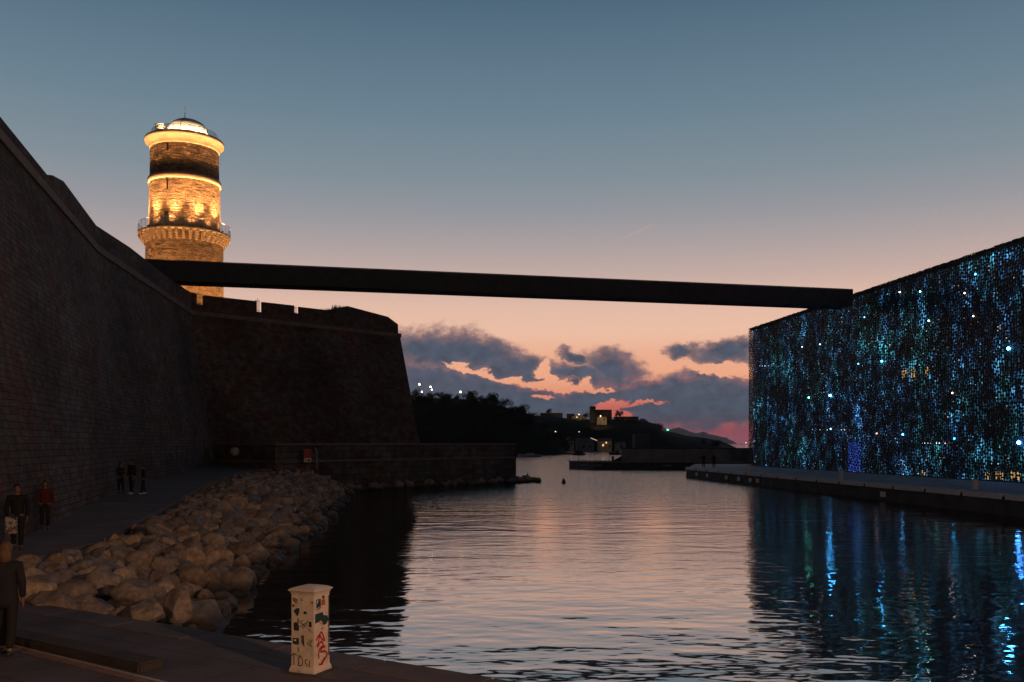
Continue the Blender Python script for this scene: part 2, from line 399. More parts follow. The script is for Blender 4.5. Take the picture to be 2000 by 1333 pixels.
# ------------------------------------------------------------ boulders
def rock_mesh(seed, sub):
    rnd = random.Random(seed); bm = BM()
    bmesh.ops.create_icosphere(bm, subdivisions=sub, radius=1)
    sc = Vector((1.0, rnd.uniform(.66, .9), rnd.uniform(.52, .78)))
    planes = []
    for i in range(12):
        n_ = Vector((rnd.gauss(0, 1), rnd.gauss(0, 1), rnd.gauss(0, 1))).normalized(); planes.append((n_, rnd.uniform(.55, .86)))
    off = Vector((rnd.random()*50, rnd.random()*50, rnd.random()*50))
    for v_ in bm.verts:
        c = v_.co.copy()
        for _ in range(2):
            for n_, d_ in planes:
                k = c.dot(n_)
                if k > d_: c -= n_*(k-d_)*.97
        c *= (1+.08*noise.noise(c*1.6+off)+.05*noise.noise(c*4.5+off)+.02*noise.noise(c*11+off))*1.12
        v_.co = Vector((c.x*sc.x, c.y*sc.y, c.z*sc.z))
    me = bpy.data.meshes.new('boulder'); bm.to_mesh(me); bm.free()
    for p in me.polygons: p.use_smooth = True
    me.materials.append(M_rock); return me
rocks_hi = [rock_mesh(i+1, 4) for i in range(9)]
rocks_lo = [rock_mesh(i+40, 3) for i in range(5)]
spots = []
rnd = random.Random(3)
for (ta, wa_), (tb, wb_) in zip(TW, TW[1:]):
    Ta, Tb = Vector((*ta, gz(ta[1]))), Vector((*tb, gz(tb[1]))); Wa, Wb = Vector((*wa_, WATER)), Vector((*wb_, WATER))
    L = ((Ta-Tb).length+(Wa-Wb).length)/2; near = ta[1] < 40
    n1 = max(1, round(L/(.60 if near else .72)))
    for i in range(n1):
        f = (i+rnd.uniform(.1, .9))/n1
        T = Ta.lerp(Tb, f); Wt = Wa.lerp(Wb, f); n2 = max(3, round((T-Wt).length/(.58 if near else .70)))
        for j in range(n2+1):
            g = (j+rnd.uniform(.25, .75))/n2
            p = T+(Wt-T)*g
            p.z += .20*math.sin(min(1, g)*math.pi)+rnd.uniform(-.16, .16)-.34*max(0, 1-g/.22)
            s_ = rnd.choice([.28, .33, .37, .42, .46, .52, .62 if g > .25 else .4])*rnd.uniform(.9, 1.1)
            if g < .14: s_ *= .7
            spots.append((p, s_, False))
# the hand-placed boulders that stand out by the quay
special = [
 (P(200, 1143, 20.6), .44, 'big pale orange boulder, brightest of the riprap, above the quay edge', 1),
 (P(148, 1163, 19.6), .52, 'large long brown boulder beside the quay edge, left of the bright pale boulder', 3),
 (P(72, 1150, 19.7), .48, 'upright ochre boulder nearest the standing person at the left edge', 5),
 (P(262, 1160, 19.3), .42, 'rounded brown boulder right of the brightest pale boulder', 2),
 (P(285, 1200, 18.6), .46, 'wide grey brown boulder half behind the quay edge, lowest of the riprap', 6),
 (P(350, 1182, 19.6), .42, 'long sloping grey boulder near the water by the quay edge', 4),
]
special = [(p, s_, l, k) for p, s_, l, k in special]
def near_special(p):
    return any((p-q).length < s_*.9 for q, s_, _, _ in special)
spots = [s_ for s_ in spots if not near_special(s_[0])]
# rocks along the foot of the sea wall
SW_A, SW_B = Vector((-19.9, 77.4, 0)), Vector((0.45, 102, 0))
sd = (SW_B-SW_A).normalized(); sn = Vector((sd.y, -sd.x, 0))
L = (SW_B-SW_A).length
for i in range(62):
    p = SW_A+sd*(4+(L-2.6)*(i+rnd.random())/62)+sn*rnd.uniform(.2, 1.5)
    p.z = WATER+rnd.uniform(-.1, .35); spots.append((p, rnd.uniform(.35, .72), True))
for k, (dx, dy, s_) in enumerate(((1.2, 102.6, .7), (1.9, 101.9, .6), (2.4, 102.6, .65), (.9, 101.5, .6), (2.9, 101.6, .45))):
    spots.append((Vector((dx, dy, WATER+.2)), s_, True))
for p, s_, lab, k in special:
    o = bpy.data.objects.new('boulder', rocks_hi[k]); C.objects.link(o); o.location = p; o.scale = (s_*1.05,)*3
    o.rotation_euler = (rnd.uniform(-.3, .3), rnd.uniform(-.3, .3), rnd.uniform(0, 6)); tag(o, lab, 'boulder', 'boulders of the riprap')
spots.sort(key=lambda q: -(q[1]/q[0].y))
bm = BM()
for i, (p, s_, wall_) in enumerate(spots):
    rot = (rnd.uniform(-.7, .7), rnd.uniform(-.7, .7), rnd.uniform(0, 6.28))
    if i < 292:
        o = bpy.data.objects.new('boulder', rnd.choice(rocks_hi)); C.objects.link(o); o.location = p; o.scale = (s_,)*3; o.rotation_euler = rot
        tag(o, 'boulder lying at the foot of the low sea wall' if wall_ else 'dark wet boulder of the riprap, half in the water at the shore' if p.z < -.75 else 'dry brown limestone boulder heaped between the path and the waterline', 'boulder', 'boulders at the sea wall foot' if wall_ else 'wet boulders at the waterline' if p.z < -.75 else 'dry boulders of the riprap')
    else:
        n0 = len(bm.verts); bm.from_mesh(rnd.choice(rocks_lo)); bm.verts.ensure_lookup_table()
        mt = Matrix.LocRotScale(p, __import__('mathutils').Euler(rot), Vector((s_,)*3))
        for v_ in bm.verts[n0:]: v_.co = mt @ v_.co
o = obj('riprap', bm, None, smooth=True)
m2 = M_rock.copy(); m2.name = 'riprap_limestone'
t2 = NT(m2.node_tree)
for nd in list(m2.node_tree.nodes):
    if nd.type == 'OBJECT_INFO':
        g = t2.n('ShaderNodeNewGeometry'); 
        for l in list(nd.outputs['Random'].links): t2.l.new(g.outputs['Random Per Island'], l.to_socket)
o.data.materials.append(m2)
tag(o, 'grey brown riprap of smaller looking boulders running to the sea wall', 'riprap', kind='stuff')

# ------------------------------------------------------------ fort walls
def wall(name, top, zt, zb, mat, parent, batter=1/6, closed=False, flip=1):
    """battered masonry face: top = plan points of the cordon line, left to right as seen; UV in metres"""
    bm = BM(); uvl = bm.loops.layers.uv.verify()
    n_ = len(top); pts = [Vector((*p, 0)) for p in top]
    nr = []
    for i in range(n_-1):
        d_ = (pts[i+1]-pts[i]).normalized(); nr.append(Vector((d_.y, -d_.x, 0))*flip)
    offs = []
    for i in range(n_):
        if i == 0: q = nr[0]
        elif i == n_-1: q = nr[-1]
        else:
            q = (nr[i-1]+nr[i]); q = q/ max(.2, q.dot(nr[i]))
        offs.append(q)
    rowsz = [zb+(zt-zb)*k/6 for k in range(7)]
    s_ = 0
    for i in range(n_-1):
        l_ = (pts[i+1]-pts[i]).length
        for k in range(6):
            quad = []
            for ii, kk, uu in ((i, k, s_), (i+1, k, s_+l_), (i+1, k+1, s_+l_), (i, k+1, s_)):
                zz = rowsz[kk]; p = pts[ii]+offs[ii]*((zt-zz)*batter); p.z = zz; quad.append((p, (uu, zz)))
            f = bm.faces.new([bm.verts.new(p) for p, _ in quad])
            for lp, (_, w_) in zip(f.loops, quad): lp[uvl].uv = w_
        s_ += l_
    bmesh.ops.remove_doubles(bm, verts=bm.verts, dist=.001)
    return obj(name, bm, mat, parent), pts, offs
def band(bm, pts, z0, z1, out, inn=.3, flip=1):
    """moulding / parapet: a solid strip following the plan line"""
    nr = []
    for a_, b_ in zip(pts, pts[1:]):
        d_ = (b_-a_).normalized(); nr.append(Vector((d_.y, -d_.x, 0))*flip)
    A, B_ = [], []
    for i, p in enumerate(pts):
        q = nr[0] if i == 0 else nr[-1] if i == len(pts)-1 else (nr[i-1]+nr[i])
        if 0 < i < len(pts)-1: q = q/max(.2, q.dot(nr[i]))
        A.append(p+q*out); B_.append(p-q*inn)
    uvl = bm.loops.layers.uv.verify()
    s_ = 0
    zz0 = z0 if isinstance(z0, (list, tuple)) else [z0]*len(pts)
    zz1 = z1 if isinstance(z1, (list, tuple)) else [z1]*len(pts)
    def q4(ps, uvs_):
        f = bm.faces.new([bm.verts.new(p) for p in ps])
        for lp, u_ in zip(f.loops, uvs_): lp[uvl].uv = u_
    def at(p, zz): return Vector((p.x, p.y, zz))
    for i in range(len(pts)-1):
        l_ = (pts[i+1]-pts[i]).length; a0, a1, c0, c1 = A[i], A[i+1], B_[i], B_[i+1]; l0, l1, h0, h1 = zz0[i], zz0[i+1], zz1[i], zz1[i+1]
        q4((at(a0, l0), at(a1, l1), at(a1, h1), at(a0, h0)), ((s_, l0), (s_+l_, l1), (s_+l_, h1), (s_, h0)))
        q4((at(a0, h0), at(a1, h1), at(c1, h1), at(c0, h0)), ((s_, 0), (s_+l_, 0), (s_+l_, 1), (s_, 1)))
        q4((at(c1, l1), at(c0, l0), at(c0, h0), at(c1, h1)), ((s_, l0), (s_+l_, l1), (s_+l_, h1), (s_, h0)))
        q4((at(c0, l0), at(c1, l1), at(a1, l1), at(a0, l0)), ((s_, 0), (s_+l_, 0), (s_+l_, 1), (s_, 1)))
        if i == 0: q4((at(c0, l0), at(a0, l0), at(a0, h0), at(c0, h0)), ((0, l0), (1, l0), (1, h0), (0, h0)))
        if i == len(pts)-2: q4((at(a1, l1), at(c1, l1), at(c1, h1), at(a1, h1)), ((0, l1), (1, l1), (1, h1), (0, h1)))
        s_ += l_
ZC = 15.4
cur_pts = [(-1.8, -32), (-20.4, 36.7), (-26.1, 57.9), (-29.95, 86.1)]
bas_pts = [(-29.95, 86.1), (-12.7, 104.4), (-22, 132)]
fort = empty('fort', (-28, 80, 0), 0, 'tall dark stone fort with battered ramparts along the left of the channel', 'fort')
def rel(o): o.matrix_parent_inverse = Matrix.Translation((28, -80, 0)); return o
full_pts = cur_pts+bas_pts[1:]
w_, pts, offs = wall('rampart', full_pts, ZC, -3, M_fort, fort); rel(w_)
V3 = [Vector((*p, 0)) for p in full_pts]
bm = BM(); band(bm, V3, ZC-.22, ZC+.2, .16); rel(obj('cordon', bm, M_cordon, fort))
def on_line(pa, pb, px):
    """plan point on segment pa-pb seen at photo column px"""
    k = (px-1000)/F; pa = Vector(pa); pb = Vector(pb); d_ = pb-pa
    t_ = (k*pa.y-pa.x)/(d_.x-k*d_.y); return Vector((*(pa+d_*t_), 0))
# parapets above the cordon
s102 = on_line(cur_pts[0], cur_pts[1], 0)
pA = on_line(cur_pts[1], cur_pts[2], 103); pB = on_line(cur_pts[1], cur_pts[2], 125)
pC = V3[2]; pE = V3[3]
bm = BM(); band(bm, [V3[0], V3[1], pA], ZC+.202, 16.25, -.02, 1.2); rel(obj('parapet', bm, M_fort, fort))
bm = BM(); band(bm, [pA+Vector((0, .004, 0)), pB, pC, on_line(cur_pts[2], cur_pts[3], 255), on_line(cur_pts[2], cur_pts[3], 330), pE+Vector((0, .25, 0))], ZC+.202, [16.55, 16.98, 16.88, 17.12, 17.05, 17.2], -.02, 1.2); rel(obj('parapet', bm, M_fort, fort))
def bl(px): return on_line(bas_pts[0], bas_pts[1], px)
def ztop(px, py): q = bl(px); return EYE+(866-py)/F*q.y
segs = [([(375, 571.5), (384, 573)],), ([(397.5, 577), (502, 588.5)],), ([(512, 590), (575, 597)],), ([(584, 599.5), (640, 606), (679, 598), (758, 619), (778, 634)],)]
for (sg,) in segs:
    bm = BM(); band(bm, [bl(p[0]) for p in sg], ZC+.202, [ztop(*p) for p in sg], -.03, .2); rel(obj('parapet', bm, M_fort, fort))
q = bl(778)
bm = BM(); band(bm, [q, V3[4]+Vector((-.15, -.1, 0)), V3[5]], ZC+.202, [16.6, 16.45, 16.4], -.04, 1.0); rel(obj('parapet', bm, M_fort, fort))
for a_, b_, yb in ((384, 397.5, 595), (502, 512, 609.5), (575, 584, 612)):
    zt_ = ztop((a_+b_)/2, yb); qa_, qb_ = bl(a_), bl(b_)
    bm = BM(); band(bm, [qa_, qb_], ZC+.202, zt_, -.05, .15); rel(obj('embrasure_sill', bm, M_fort, fort))
    bm = BM()
    h = ztop((a_+b_)/2, yb-22 if a_ < 400 else yb-(24 if a_ < 550 else 13))-zt_
    for k in range(5):
        p = qa_.lerp(qb_, (k+.5)/5)-Vector((-.3, .3, 0))*-1; tube(bm, (p.x, p.y, zt_), (p.x, p.y, zt_+h*(1.18 if k == 2 else 1)), .018, seg=5)
    for hh in (.15, .92):
        p0 = qa_.lerp(qb_, .02)+Vector((.3, -.3, 0))*-1; p1 = qa_.lerp(qb_, .98)+Vector((.3, -.3, 0))*-1
        p0 = qa_+Vector((-.3, .3, 0)); p1 = qb_+Vector((-.3, .3, 0)); 
        tube(bm, (p0.x, p0.y, zt_+h*hh), (p1.x, p1.y, zt_+h*hh), .02, seg=5)
    rel(obj('railing', bm, M_black, fort))
bm = BM(); prism(bm, [(-60, -32), (-2.2, -32), (-20.9, 36.7), (-26.6, 57.9), (-30.2, 87), (-13.8, 104.4), (-22.5, 131), (-60, 131)], 12, ZC+.1); rel(obj('terrace', bm, M_conc, fort))
# scrub on the bastion parapet
bm = BM(); rr = random.Random(5)
for i in range(260):
    px = rr.triangular(632, 684, 665); q = bl(px)+Vector((-.4, .4, 0))*rr.uniform(.2, 2)
    zb_ = EYE+(866-606+(8 if px > 655 else 0)*rr.random())/F*q.y; hgt_ = rr.uniform(.08, .32)
    a_ = rr.uniform(0, 6.28); w = .03
    d1 = Vector((math.cos(a_), math.sin(a_), 0))*w; tip = q+Vector((rr.gauss(0, .1), rr.gauss(0, .1), 0))
    f = bm.faces.new([bm.verts.new((q.x-d1.x, q.y-d1.y, zb_-.3)), bm.verts.new((q.x+d1.x, q.y+d1.y, zb_-.3)), bm.verts.new((tip.x, tip.y, zb_+hgt_))])
tag(obj('scrub', bm, M_leaf), 'dry tufts of scrub growing on the top of the bastion parapet', 'scrub', kind='stuff')

# sea wall in front of the bastion
sea = empty('sea_wall', (SW_B.x, SW_B.y, 0), 0, 'low stone sea wall with a string course at the foot of the bastion', 'wall')
def rels(o): o.matrix_parent_inverse = Matrix.Translation((-SW_B.x, -SW_B.y, 0)); return o
swp = [SW_A+Vector((-7, 6, 0)), SW_A, SW_B, Vector((-2.5, 128, 0))]
bm = BM(); band(bm, swp, -3, 1.55, .0, 1.2); rels(obj('wall_base', bm, M_low, sea))
bm = BM(); band(bm, swp, 1.551, 1.72, .10, 1.1); rels(obj('string_course', bm, M_cordon, sea))
bm = BM(); band(bm, swp, 1.721, 3.02, -.08, 1.2); rels(obj('parapet', bm, M_low, sea))
bm = BM(); band(bm, swp, 3.021, 3.2, -.02, 1.25); rels(obj('coping', bm, M_cordon, sea))
bm = BM(); prism(bm, [(-27, 84), (-20.6, 78.6), (-.5, 102.6), (-3.5, 127), (-20, 127)], -2.5, 1.6); rels(obj('berm', bm, M_conc, sea))

# ------------------------------------------------------------ lighthouse tower
TX, TY = -39.76, 112.0
tw = empty('stone_tower', (TX, TY, 10), 0, 'round stone tower lit orange with a domed top and corbelled gallery', 'tower')
def relt(o): return o
def tz(z_): return z_-10
def tl(name, prof, mat, seg=96, caps=False, uvs=None):
    bm = BM(); lathe(bm, [(r_, tz(z_)) for r_, z_ in prof], seg, (0, 0), uvs, caps); return obj(name, bm, mat, tw)
tl('lower_shaft', [(4.62, 8), (4.56, 14), (4.5, 20), (4.47, 27.2)], M_tower)
tl('gallery_floor', [(4.4, 28.18), (5.26, 28.2), (5.30, 28.26), (5.30, 28.46), (5.24, 28.5), (4.0, 28.5)], M_pale)
tl('middle_shaft', [(4.13, 28.4), (4.10, 31), (4.06, 34.45)], M_tower, uvs=4.1)
tl('string_course', [(4.0, 34.36), (4.16, 34.4), (4.2, 34.5), (4.2, 34.62), (4.23, 34.95), (4.16, 35.05), (4.0, 35.08)], M_pale)
tl('upper_shaft', [(4.0, 35.0), (3.97, 37), (3.94, 38.8)], M_tower, uvs=4.0)
tl('cornice', [(3.9, 38.55), (4.02, 38.58), (4.06, 38.72), (4.12, 38.9), (4.24, 39.1), (4.40, 39.24), (4.44, 39.36), (4.56, 39.38), (4.58, 39.75), (4.52, 39.85), (3.5, 39.9), (.1, 39.9)], M_pale)
bm = BM()
for i in range(40):
    a_ = 2*math.pi*i/40
    rot = Matrix.Rotation(a_, 3, 'Z')
    for k in range(4):        # stepped corbels
        r1 = 4.62+k*.2; z0 = tz(27.12+k*.27)
        box(bm, (4.38, -.15, z0), (r1+.08, .15, z0+.262), rot, .03)
obj('corbels', bm, M_pale, tw)
tl('corbel_backing', [(4.46, 27.1), (4.5, 27.2), (4.56, 28.18)], M_tower)
def slot(zc, hgt_, w, r_, px):
    a_ = math.atan2(-TY, -TX)            # towards the camera
    lat = (px-361)/F*112
    aa = a_+math.asin(lat/r_)
    rot = Matrix.Rotation(aa, 3, 'Z'); bm = BM()
    box(bm, (r_-.5, -w/2, tz(zc)-hgt_/2), (r_+.035, w/2, tz(zc)+hgt_/2), rot, .01); return bm
obj('slit_window', slot(37.95, .85, .17, 3.97, 330), M_darkwin, tw)
obj('slit_window', slot(33.55, 1.25, .15, 4.09, 330), M_darkwin, tw)
bm = slot(29.5, 1.75, .5, 4.1, 329); obj('door', bm, M_darkwin, tw)
bm = slot(37.1, .22, .2, 3.98, 312); obj('vent', bm, M_darkwin, tw)
# dome, its cabin and the mast
bm = BM(); off = Vector((.33, .0, 0))
lathe(bm, [(2.42, 0), (2.45, .4), (2.42, .9), (2.32, 1.3), (2.1, 1.7), (1.75, 2.08), (1.28, 2.38), (.7, 2.58), (.25, 2.66), (.02, 2.68)], 48, (0, 0))
dome = obj('dome', bm, simple('dome_metal', (.8, .76, .68), .45, .1, 1.5, .05), tw, loc=(off.x, off.y, tz(39.9)))
bm = BM()
for k in range(24):
    a_ = 2*math.pi*k/24
    pts_ = [(2.45, .9), (2.34, 1.3), (2.12, 1.71), (1.77, 2.09), (1.29, 2.4), (.7, 2.6)]
    if k % 6 == 0:
        for p, q_ in zip(pts_, pts_[1:]): tube(bm, (p[0]*math.cos(a_), p[0]*math.sin(a_), p[1]), (q_[0]*math.cos(a_), q_[0]*math.sin(a_), q_[1]), .025, seg=5)
    tube(bm, (2.47*math.cos(a_), 2.47*math.sin(a_), 0), (2.47*math.cos(a_), 2.47*math.sin(a_), .85), .022, seg=5)
obj('rib', bm, M_black, dome)
bm = BM(); box(bm, (-.5, -.45, 0), (.5, .45, 1.55), None, .05); box(bm, (-.56, -.52, 1.55), (.56, .52, 1.64), None, .02)
cb = obj('cabin', bm, simple('cabin_paint', (.7, .66, .58), .5, .1), tw, loc=(-2.55, -1.0, tz(39.9)))
bm = BM(); box(bm, (-.28, -.49, .05), (.3, -.46, 1.0)); obj('cabin_door', bm, M_darkwin, cb)
bm = BM(); tube(bm, (0, 0, 2.2), (0, 0, 3.2), .05, .04); obj('mast', bm, M_black, tw, loc=(-.1, .3, tz(39.9)))
bm = BM(); tube(bm, (0, 0, 3.2), (0, 0, 4.35), .05, .03); obj('mast_tip', bm, M_white, tw, loc=(-.1, .3, tz(39.9)))
m, t, b = material('railing_glass'); b.inputs['Base Color'].default_value = (.35, .45, .5, 1); b.inputs['Alpha'].default_value = .28; b.inputs['Roughness'].default_value = .15
M_glass = m
for nm, r_, z0, h in (('gallery', 5.29, 28.5, 1.0), ('top', 3.75, 39.9, .85)):
    bm = BM(); lathe(bm, [(r_, tz(z0+.08)), (r_, tz(z0+h-.06))], 64); obj('glass_panel', bm, M_glass, tw)
    bm = BM(); n_ = 40
    for k in range(n_):
        a0, a1 = 2*math.pi*k/n_, 2*math.pi*(k+1)/n_
        p0 = (r_*math.cos(a0), r_*math.sin(a0)); p1 = (r_*math.cos(a1), r_*math.sin(a1))
        tube(bm, (*p0, tz(z0)), (*p0, tz(z0+h)), .022, seg=5); tube(bm, (*p0, tz(z0+h)), (*p1, tz(z0+h)), .03, seg=5)
    obj('railing', bm, simple('railing_'+nm, (.12, .12, .13), .4, .1), tw)
# lamps that light the tower: real fixtures on the gallery, the string course and the fort terrace
def light(name, kind, loc, energy, col, parent=None, **kw):
    l = bpy.data.lights.new(name, kind); l.energy = energy; l.color = col
    for k, v_ in kw.items(): setattr(l, k, v_)
    o = bpy.data.objects.new(name, l); link(o, parent); o.location = loc; return o
def aim(o, target):
    d_ = Vector(target)-o.location; o.rotation_euler = d_.to_track_quat('-Z', 'Y').to_euler()
ORG = (1.0, .44, .15)
M_lampo = lamp_mat('orange_lamp_glass', (1, .6, .25), 12)
cam_a = math.atan2(-TY, -TX)
def upl(ang, r_, z_, e, tr, tz_, size=1.5, blend=.6, col=ORG):
    a_ = cam_a+R(ang); c_, s_ = math.cos(a_), math.sin(a_)
    bm = BM(); box(bm, (r_-.1, -.12, tz(z_)), (r_+.1, .12, tz(z_)+.10), Matrix.Rotation(a_, 3, 'Z'), .02)
    fx = obj('floodlight', bm, M_black, tw)
    o = light('floodlight_beam', 'SPOT', (r_*c_, r_*s_, tz(z_)+.20), e, col, tw, spot_size=size, spot_blend=blend, shadow_soft_size=.06)
    aim(o, (tr*c_, tr*s_, tz(tz_)))
for ang in (-80, -50, -20, 10, 40, 70):
    upl(ang, 4.85, 28.52, 620, 4.2, 33.0, R(110), 1.0)
for ang in (-85, -50, -15, 20, 55, 85):
    upl(ang, 5.22, 28.53, 8500, 3.9, 36.5, R(60), .9)
for ang in (-95, -60, -25, 10, 40, 75, 110, 160, -150):
    upl(ang, 3.55, 39.92, 520, .9, 41.2, R(120), .6, (1, .66, .38))
for ang in (-80, -48, -16, 16, 48, 80):
    upl(ang, 8.5, 15.8, 4600, 4.5, 25, R(60), .9)

# ------------------------------------------------------------ footbridge
BR, BL = Vector((37.1, 100.3, 0)), Vector((-33.3, 83.9, 0))
bd = (BL-BR).normalized(); BL2 = BL+bd*7; bn = Vector((-bd.y, bd.x, 0))
BRx = BR+bd*.75
bang = math.atan2(bd.y, bd.x)
bridge = empty('footbridge', BRx, bang, 'long straight black footbridge spanning the channel from building roof to fort', 'bridge')
Lb = (BL2-BRx).length
bm = BM(); box(bm, (0, -1.05, 18.0), (Lb, 1.05, 18.2)); obj('deck', bm, M_bridge, bridge)
for s_ in (-1, 1):
    bm = BM(); box(bm, (0, min(s_*1.06, s_*1.2), 17.86), (Lb, max(s_*1.06, s_*1.2), 19.68), None, .03)
    gd = obj('girder', bm, M_bridge, bridge)
    bm = BM(); box(bm, (.1, min(s_*1.2, s_*1.26), 17.86), (Lb-.1, max(s_*1.2, s_*1.26), 18.05), None, .02); obj('flange', bm, M_bridge, gd)
    bm = BM(); tube(bm, (0, s_*1.13, 19.73), (Lb, s_*1.13, 19.73), .04, seg=6); obj('handrail', bm, M_black, bridge)
for k in range(17):
    bm = BM(); box(bm, (Lb*(k+.5)/17-.2, -1.04, 17.88), (Lb*(k+.5)/17+.2, 1.04, 17.999)); obj('cross_beam', bm, M_bridge, bridge)

# ------------------------------------------------------------ building with the lattice screen
FO = Vector((33.9, 132, 0)); FD = Vector((6.7, -58.8, 0)).normalized(); FANG = math.atan2(FD.y, FD.x)
mus = empty('lattice_building', FO, FANG, 'boxy building wrapped in black concrete lattice with blue lights glowing behind', 'building')
LEN, HT = 78.0, 19.62
def floc(px, py):
    k = (px-1000)/F; s_ = (FO.y*k-FO.x)/(FD.x-k*FD.y); D = FO.y+FD.y*s_
    return s_, EYE+(866-py)/F*D
def lattice(length, height, seed, cw=.32, ch=.54):
    """irregular tall honeycomb of rounded openings; columns staggered by half a cell, warped by a slow field"""
    rnd = random.Random(seed); bm = BM()
    nx = int(length/cw); nz_ = int(height/(ch/2))
    nodes = {}
    def node(i, j):
        # i: column boundary, j: half-row; pairs of nodes alternate left and right of the boundary
        if (i, j) not in nodes:
            sgn = 1 if (i+j) % 2 else -1
            x_ = i*cw+sgn*cw*.2; z_ = j*ch/2
            x_ += rnd.uniform(-.2, .2)*cw; z_ += rnd.uniform(-.3, .3)*ch*.5
            q = Vector((x_*.45, z_*.45, 3.1)); x_ += .40*noise.noise(q)+.16*noise.noise(q*4); z_ += .40*noise.noise(q+Vector((9, 9, 9)))+.2*noise.noise(q*3+Vector((5, 1, 9)))
            if i <= 0: x_ = rnd.uniform(0, .05)
            if i >= nx: x_ = length
            if j <= 0: z_ = 0
            if j >= nz_: z_ = height+rnd.uniform(-.05, .03)
            nodes[(i, j)] = (min(max(x_, 0), length), min(max(z_, 0), height+.03))
        return nodes[(i, j)]
    T = .05
    for i in range(nx):
        for j0 in range(-1 if i % 2 else 0, nz_, 2):
            ja, jb, jc = max(j0, 0), j0+1, min(j0+2, nz_)
            if jb > nz_: continue
            poly = [node(i, ja), node(i+1, ja), node(i+1, jb), node(i+1, jc), node(i, jc), node(i, jb)]
            if len(set(poly)) < 6: 
                pp = []
                for p in poly:
                    if p not in pp: pp.append(p)
                poly = pp
            if len(poly) < 4: continue
            n0 = len(poly)
            cx = sum(p[0] for p in poly)/n0; cz = sum(p[1] for p in poly)/n0
            r_ = rnd.choice((rnd.uniform(.74, .9), rnd.uniform(.55, .85)))
            outv = []
            for a_, b_ in zip(poly, poly[1:]+poly[:1]):
                for f in (.0, .5): outv.append((a_[0]+(b_[0]-a_[0])*f, a_[1]+(b_[1]-a_[1])*f))
            ins = [(cx+(p[0]-cx)*r_*(.74 if q_i % 2 == 0 else 1.0), cz+(p[1]-cz)*r_*(.74 if q_i % 2 == 0 else 1.0)) for q_i, p in enumerate(outv)]
            vo = [bm.verts.new((p[0], 0, p[1])) for p in outv]; vi = [bm.verts.new((p[0], .012, p[1])) for p in ins]; vb = [bm.verts.new((p[0], T, p[1])) for p in ins]
            n_ = len(outv)
            for k in range(n_):
                l = (k+1) % n_
                bm.faces.new((vo[k], vo[l], vi[l], vi[k])); bm.faces.new((vi[k], vi[l], vb[l], vb[k]))
    return bm
bm = lattice(LEN, HT, 11)
lat = obj('lattice_screen', bm, M_lattice, mus)
# wall behind the screen, its wash of coloured light painted into the emission
m, t, b = material('blue_glow_wall')
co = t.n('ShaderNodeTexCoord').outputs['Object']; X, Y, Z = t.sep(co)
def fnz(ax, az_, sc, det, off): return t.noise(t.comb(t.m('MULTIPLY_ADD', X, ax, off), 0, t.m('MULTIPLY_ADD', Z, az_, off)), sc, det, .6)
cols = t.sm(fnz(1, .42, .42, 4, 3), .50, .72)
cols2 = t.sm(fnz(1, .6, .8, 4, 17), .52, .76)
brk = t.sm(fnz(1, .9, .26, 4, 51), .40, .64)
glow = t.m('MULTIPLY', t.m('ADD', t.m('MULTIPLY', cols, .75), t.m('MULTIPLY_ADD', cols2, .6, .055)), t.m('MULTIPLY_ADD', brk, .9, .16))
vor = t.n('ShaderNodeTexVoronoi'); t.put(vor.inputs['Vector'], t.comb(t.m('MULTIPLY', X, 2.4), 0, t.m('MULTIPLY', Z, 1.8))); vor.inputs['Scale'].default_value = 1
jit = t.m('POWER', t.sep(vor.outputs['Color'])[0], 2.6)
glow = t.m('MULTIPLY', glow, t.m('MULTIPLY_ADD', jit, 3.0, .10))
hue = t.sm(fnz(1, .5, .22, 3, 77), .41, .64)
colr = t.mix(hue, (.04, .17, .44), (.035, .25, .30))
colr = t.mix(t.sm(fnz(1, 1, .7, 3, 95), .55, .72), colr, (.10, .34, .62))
# scattered bright slivers painted into the glow for fixtures and lit ribs
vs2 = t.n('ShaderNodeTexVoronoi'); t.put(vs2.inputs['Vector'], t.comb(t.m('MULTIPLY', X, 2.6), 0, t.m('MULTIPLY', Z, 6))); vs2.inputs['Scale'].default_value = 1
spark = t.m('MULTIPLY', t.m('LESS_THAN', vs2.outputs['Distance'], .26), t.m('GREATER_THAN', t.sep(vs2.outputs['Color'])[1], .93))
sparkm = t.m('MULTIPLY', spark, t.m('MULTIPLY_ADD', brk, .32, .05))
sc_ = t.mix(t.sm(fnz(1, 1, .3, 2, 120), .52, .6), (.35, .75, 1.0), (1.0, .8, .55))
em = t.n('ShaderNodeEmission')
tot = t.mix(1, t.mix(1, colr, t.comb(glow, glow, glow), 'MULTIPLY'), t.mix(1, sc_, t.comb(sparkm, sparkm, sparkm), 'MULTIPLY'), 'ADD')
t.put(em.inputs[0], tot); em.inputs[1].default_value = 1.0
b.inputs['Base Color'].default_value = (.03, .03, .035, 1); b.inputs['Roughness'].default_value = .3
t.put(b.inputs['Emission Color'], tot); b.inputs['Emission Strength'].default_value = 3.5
M_glow = m
bm = BM(); box(bm, (.12, .62, 0), (LEN-.5, 70, HT-.3)); obj('inner_hall', bm, M_conc, mus)
bm = BM(); 
vs = [bm.verts.new(p) for p in ((.13, .60, .05), (LEN-.5, .60, .05), (LEN-.5, .60, HT-.31), (.13, .60, HT-.31))]; bm.faces.new(vs); obj('glow_facade', bm, M_glow, mus)
bm = BM(); box(bm, (.1, .12, HT-.29), (LEN-.2, 70, HT-.06)); obj('roof', bm, M_conc, mus)
M_warm = lamp_mat('warm_sliver_glow', (1, .60, .22), .6)  # glowing slivers stand in for lattice holes partly lit in warm light
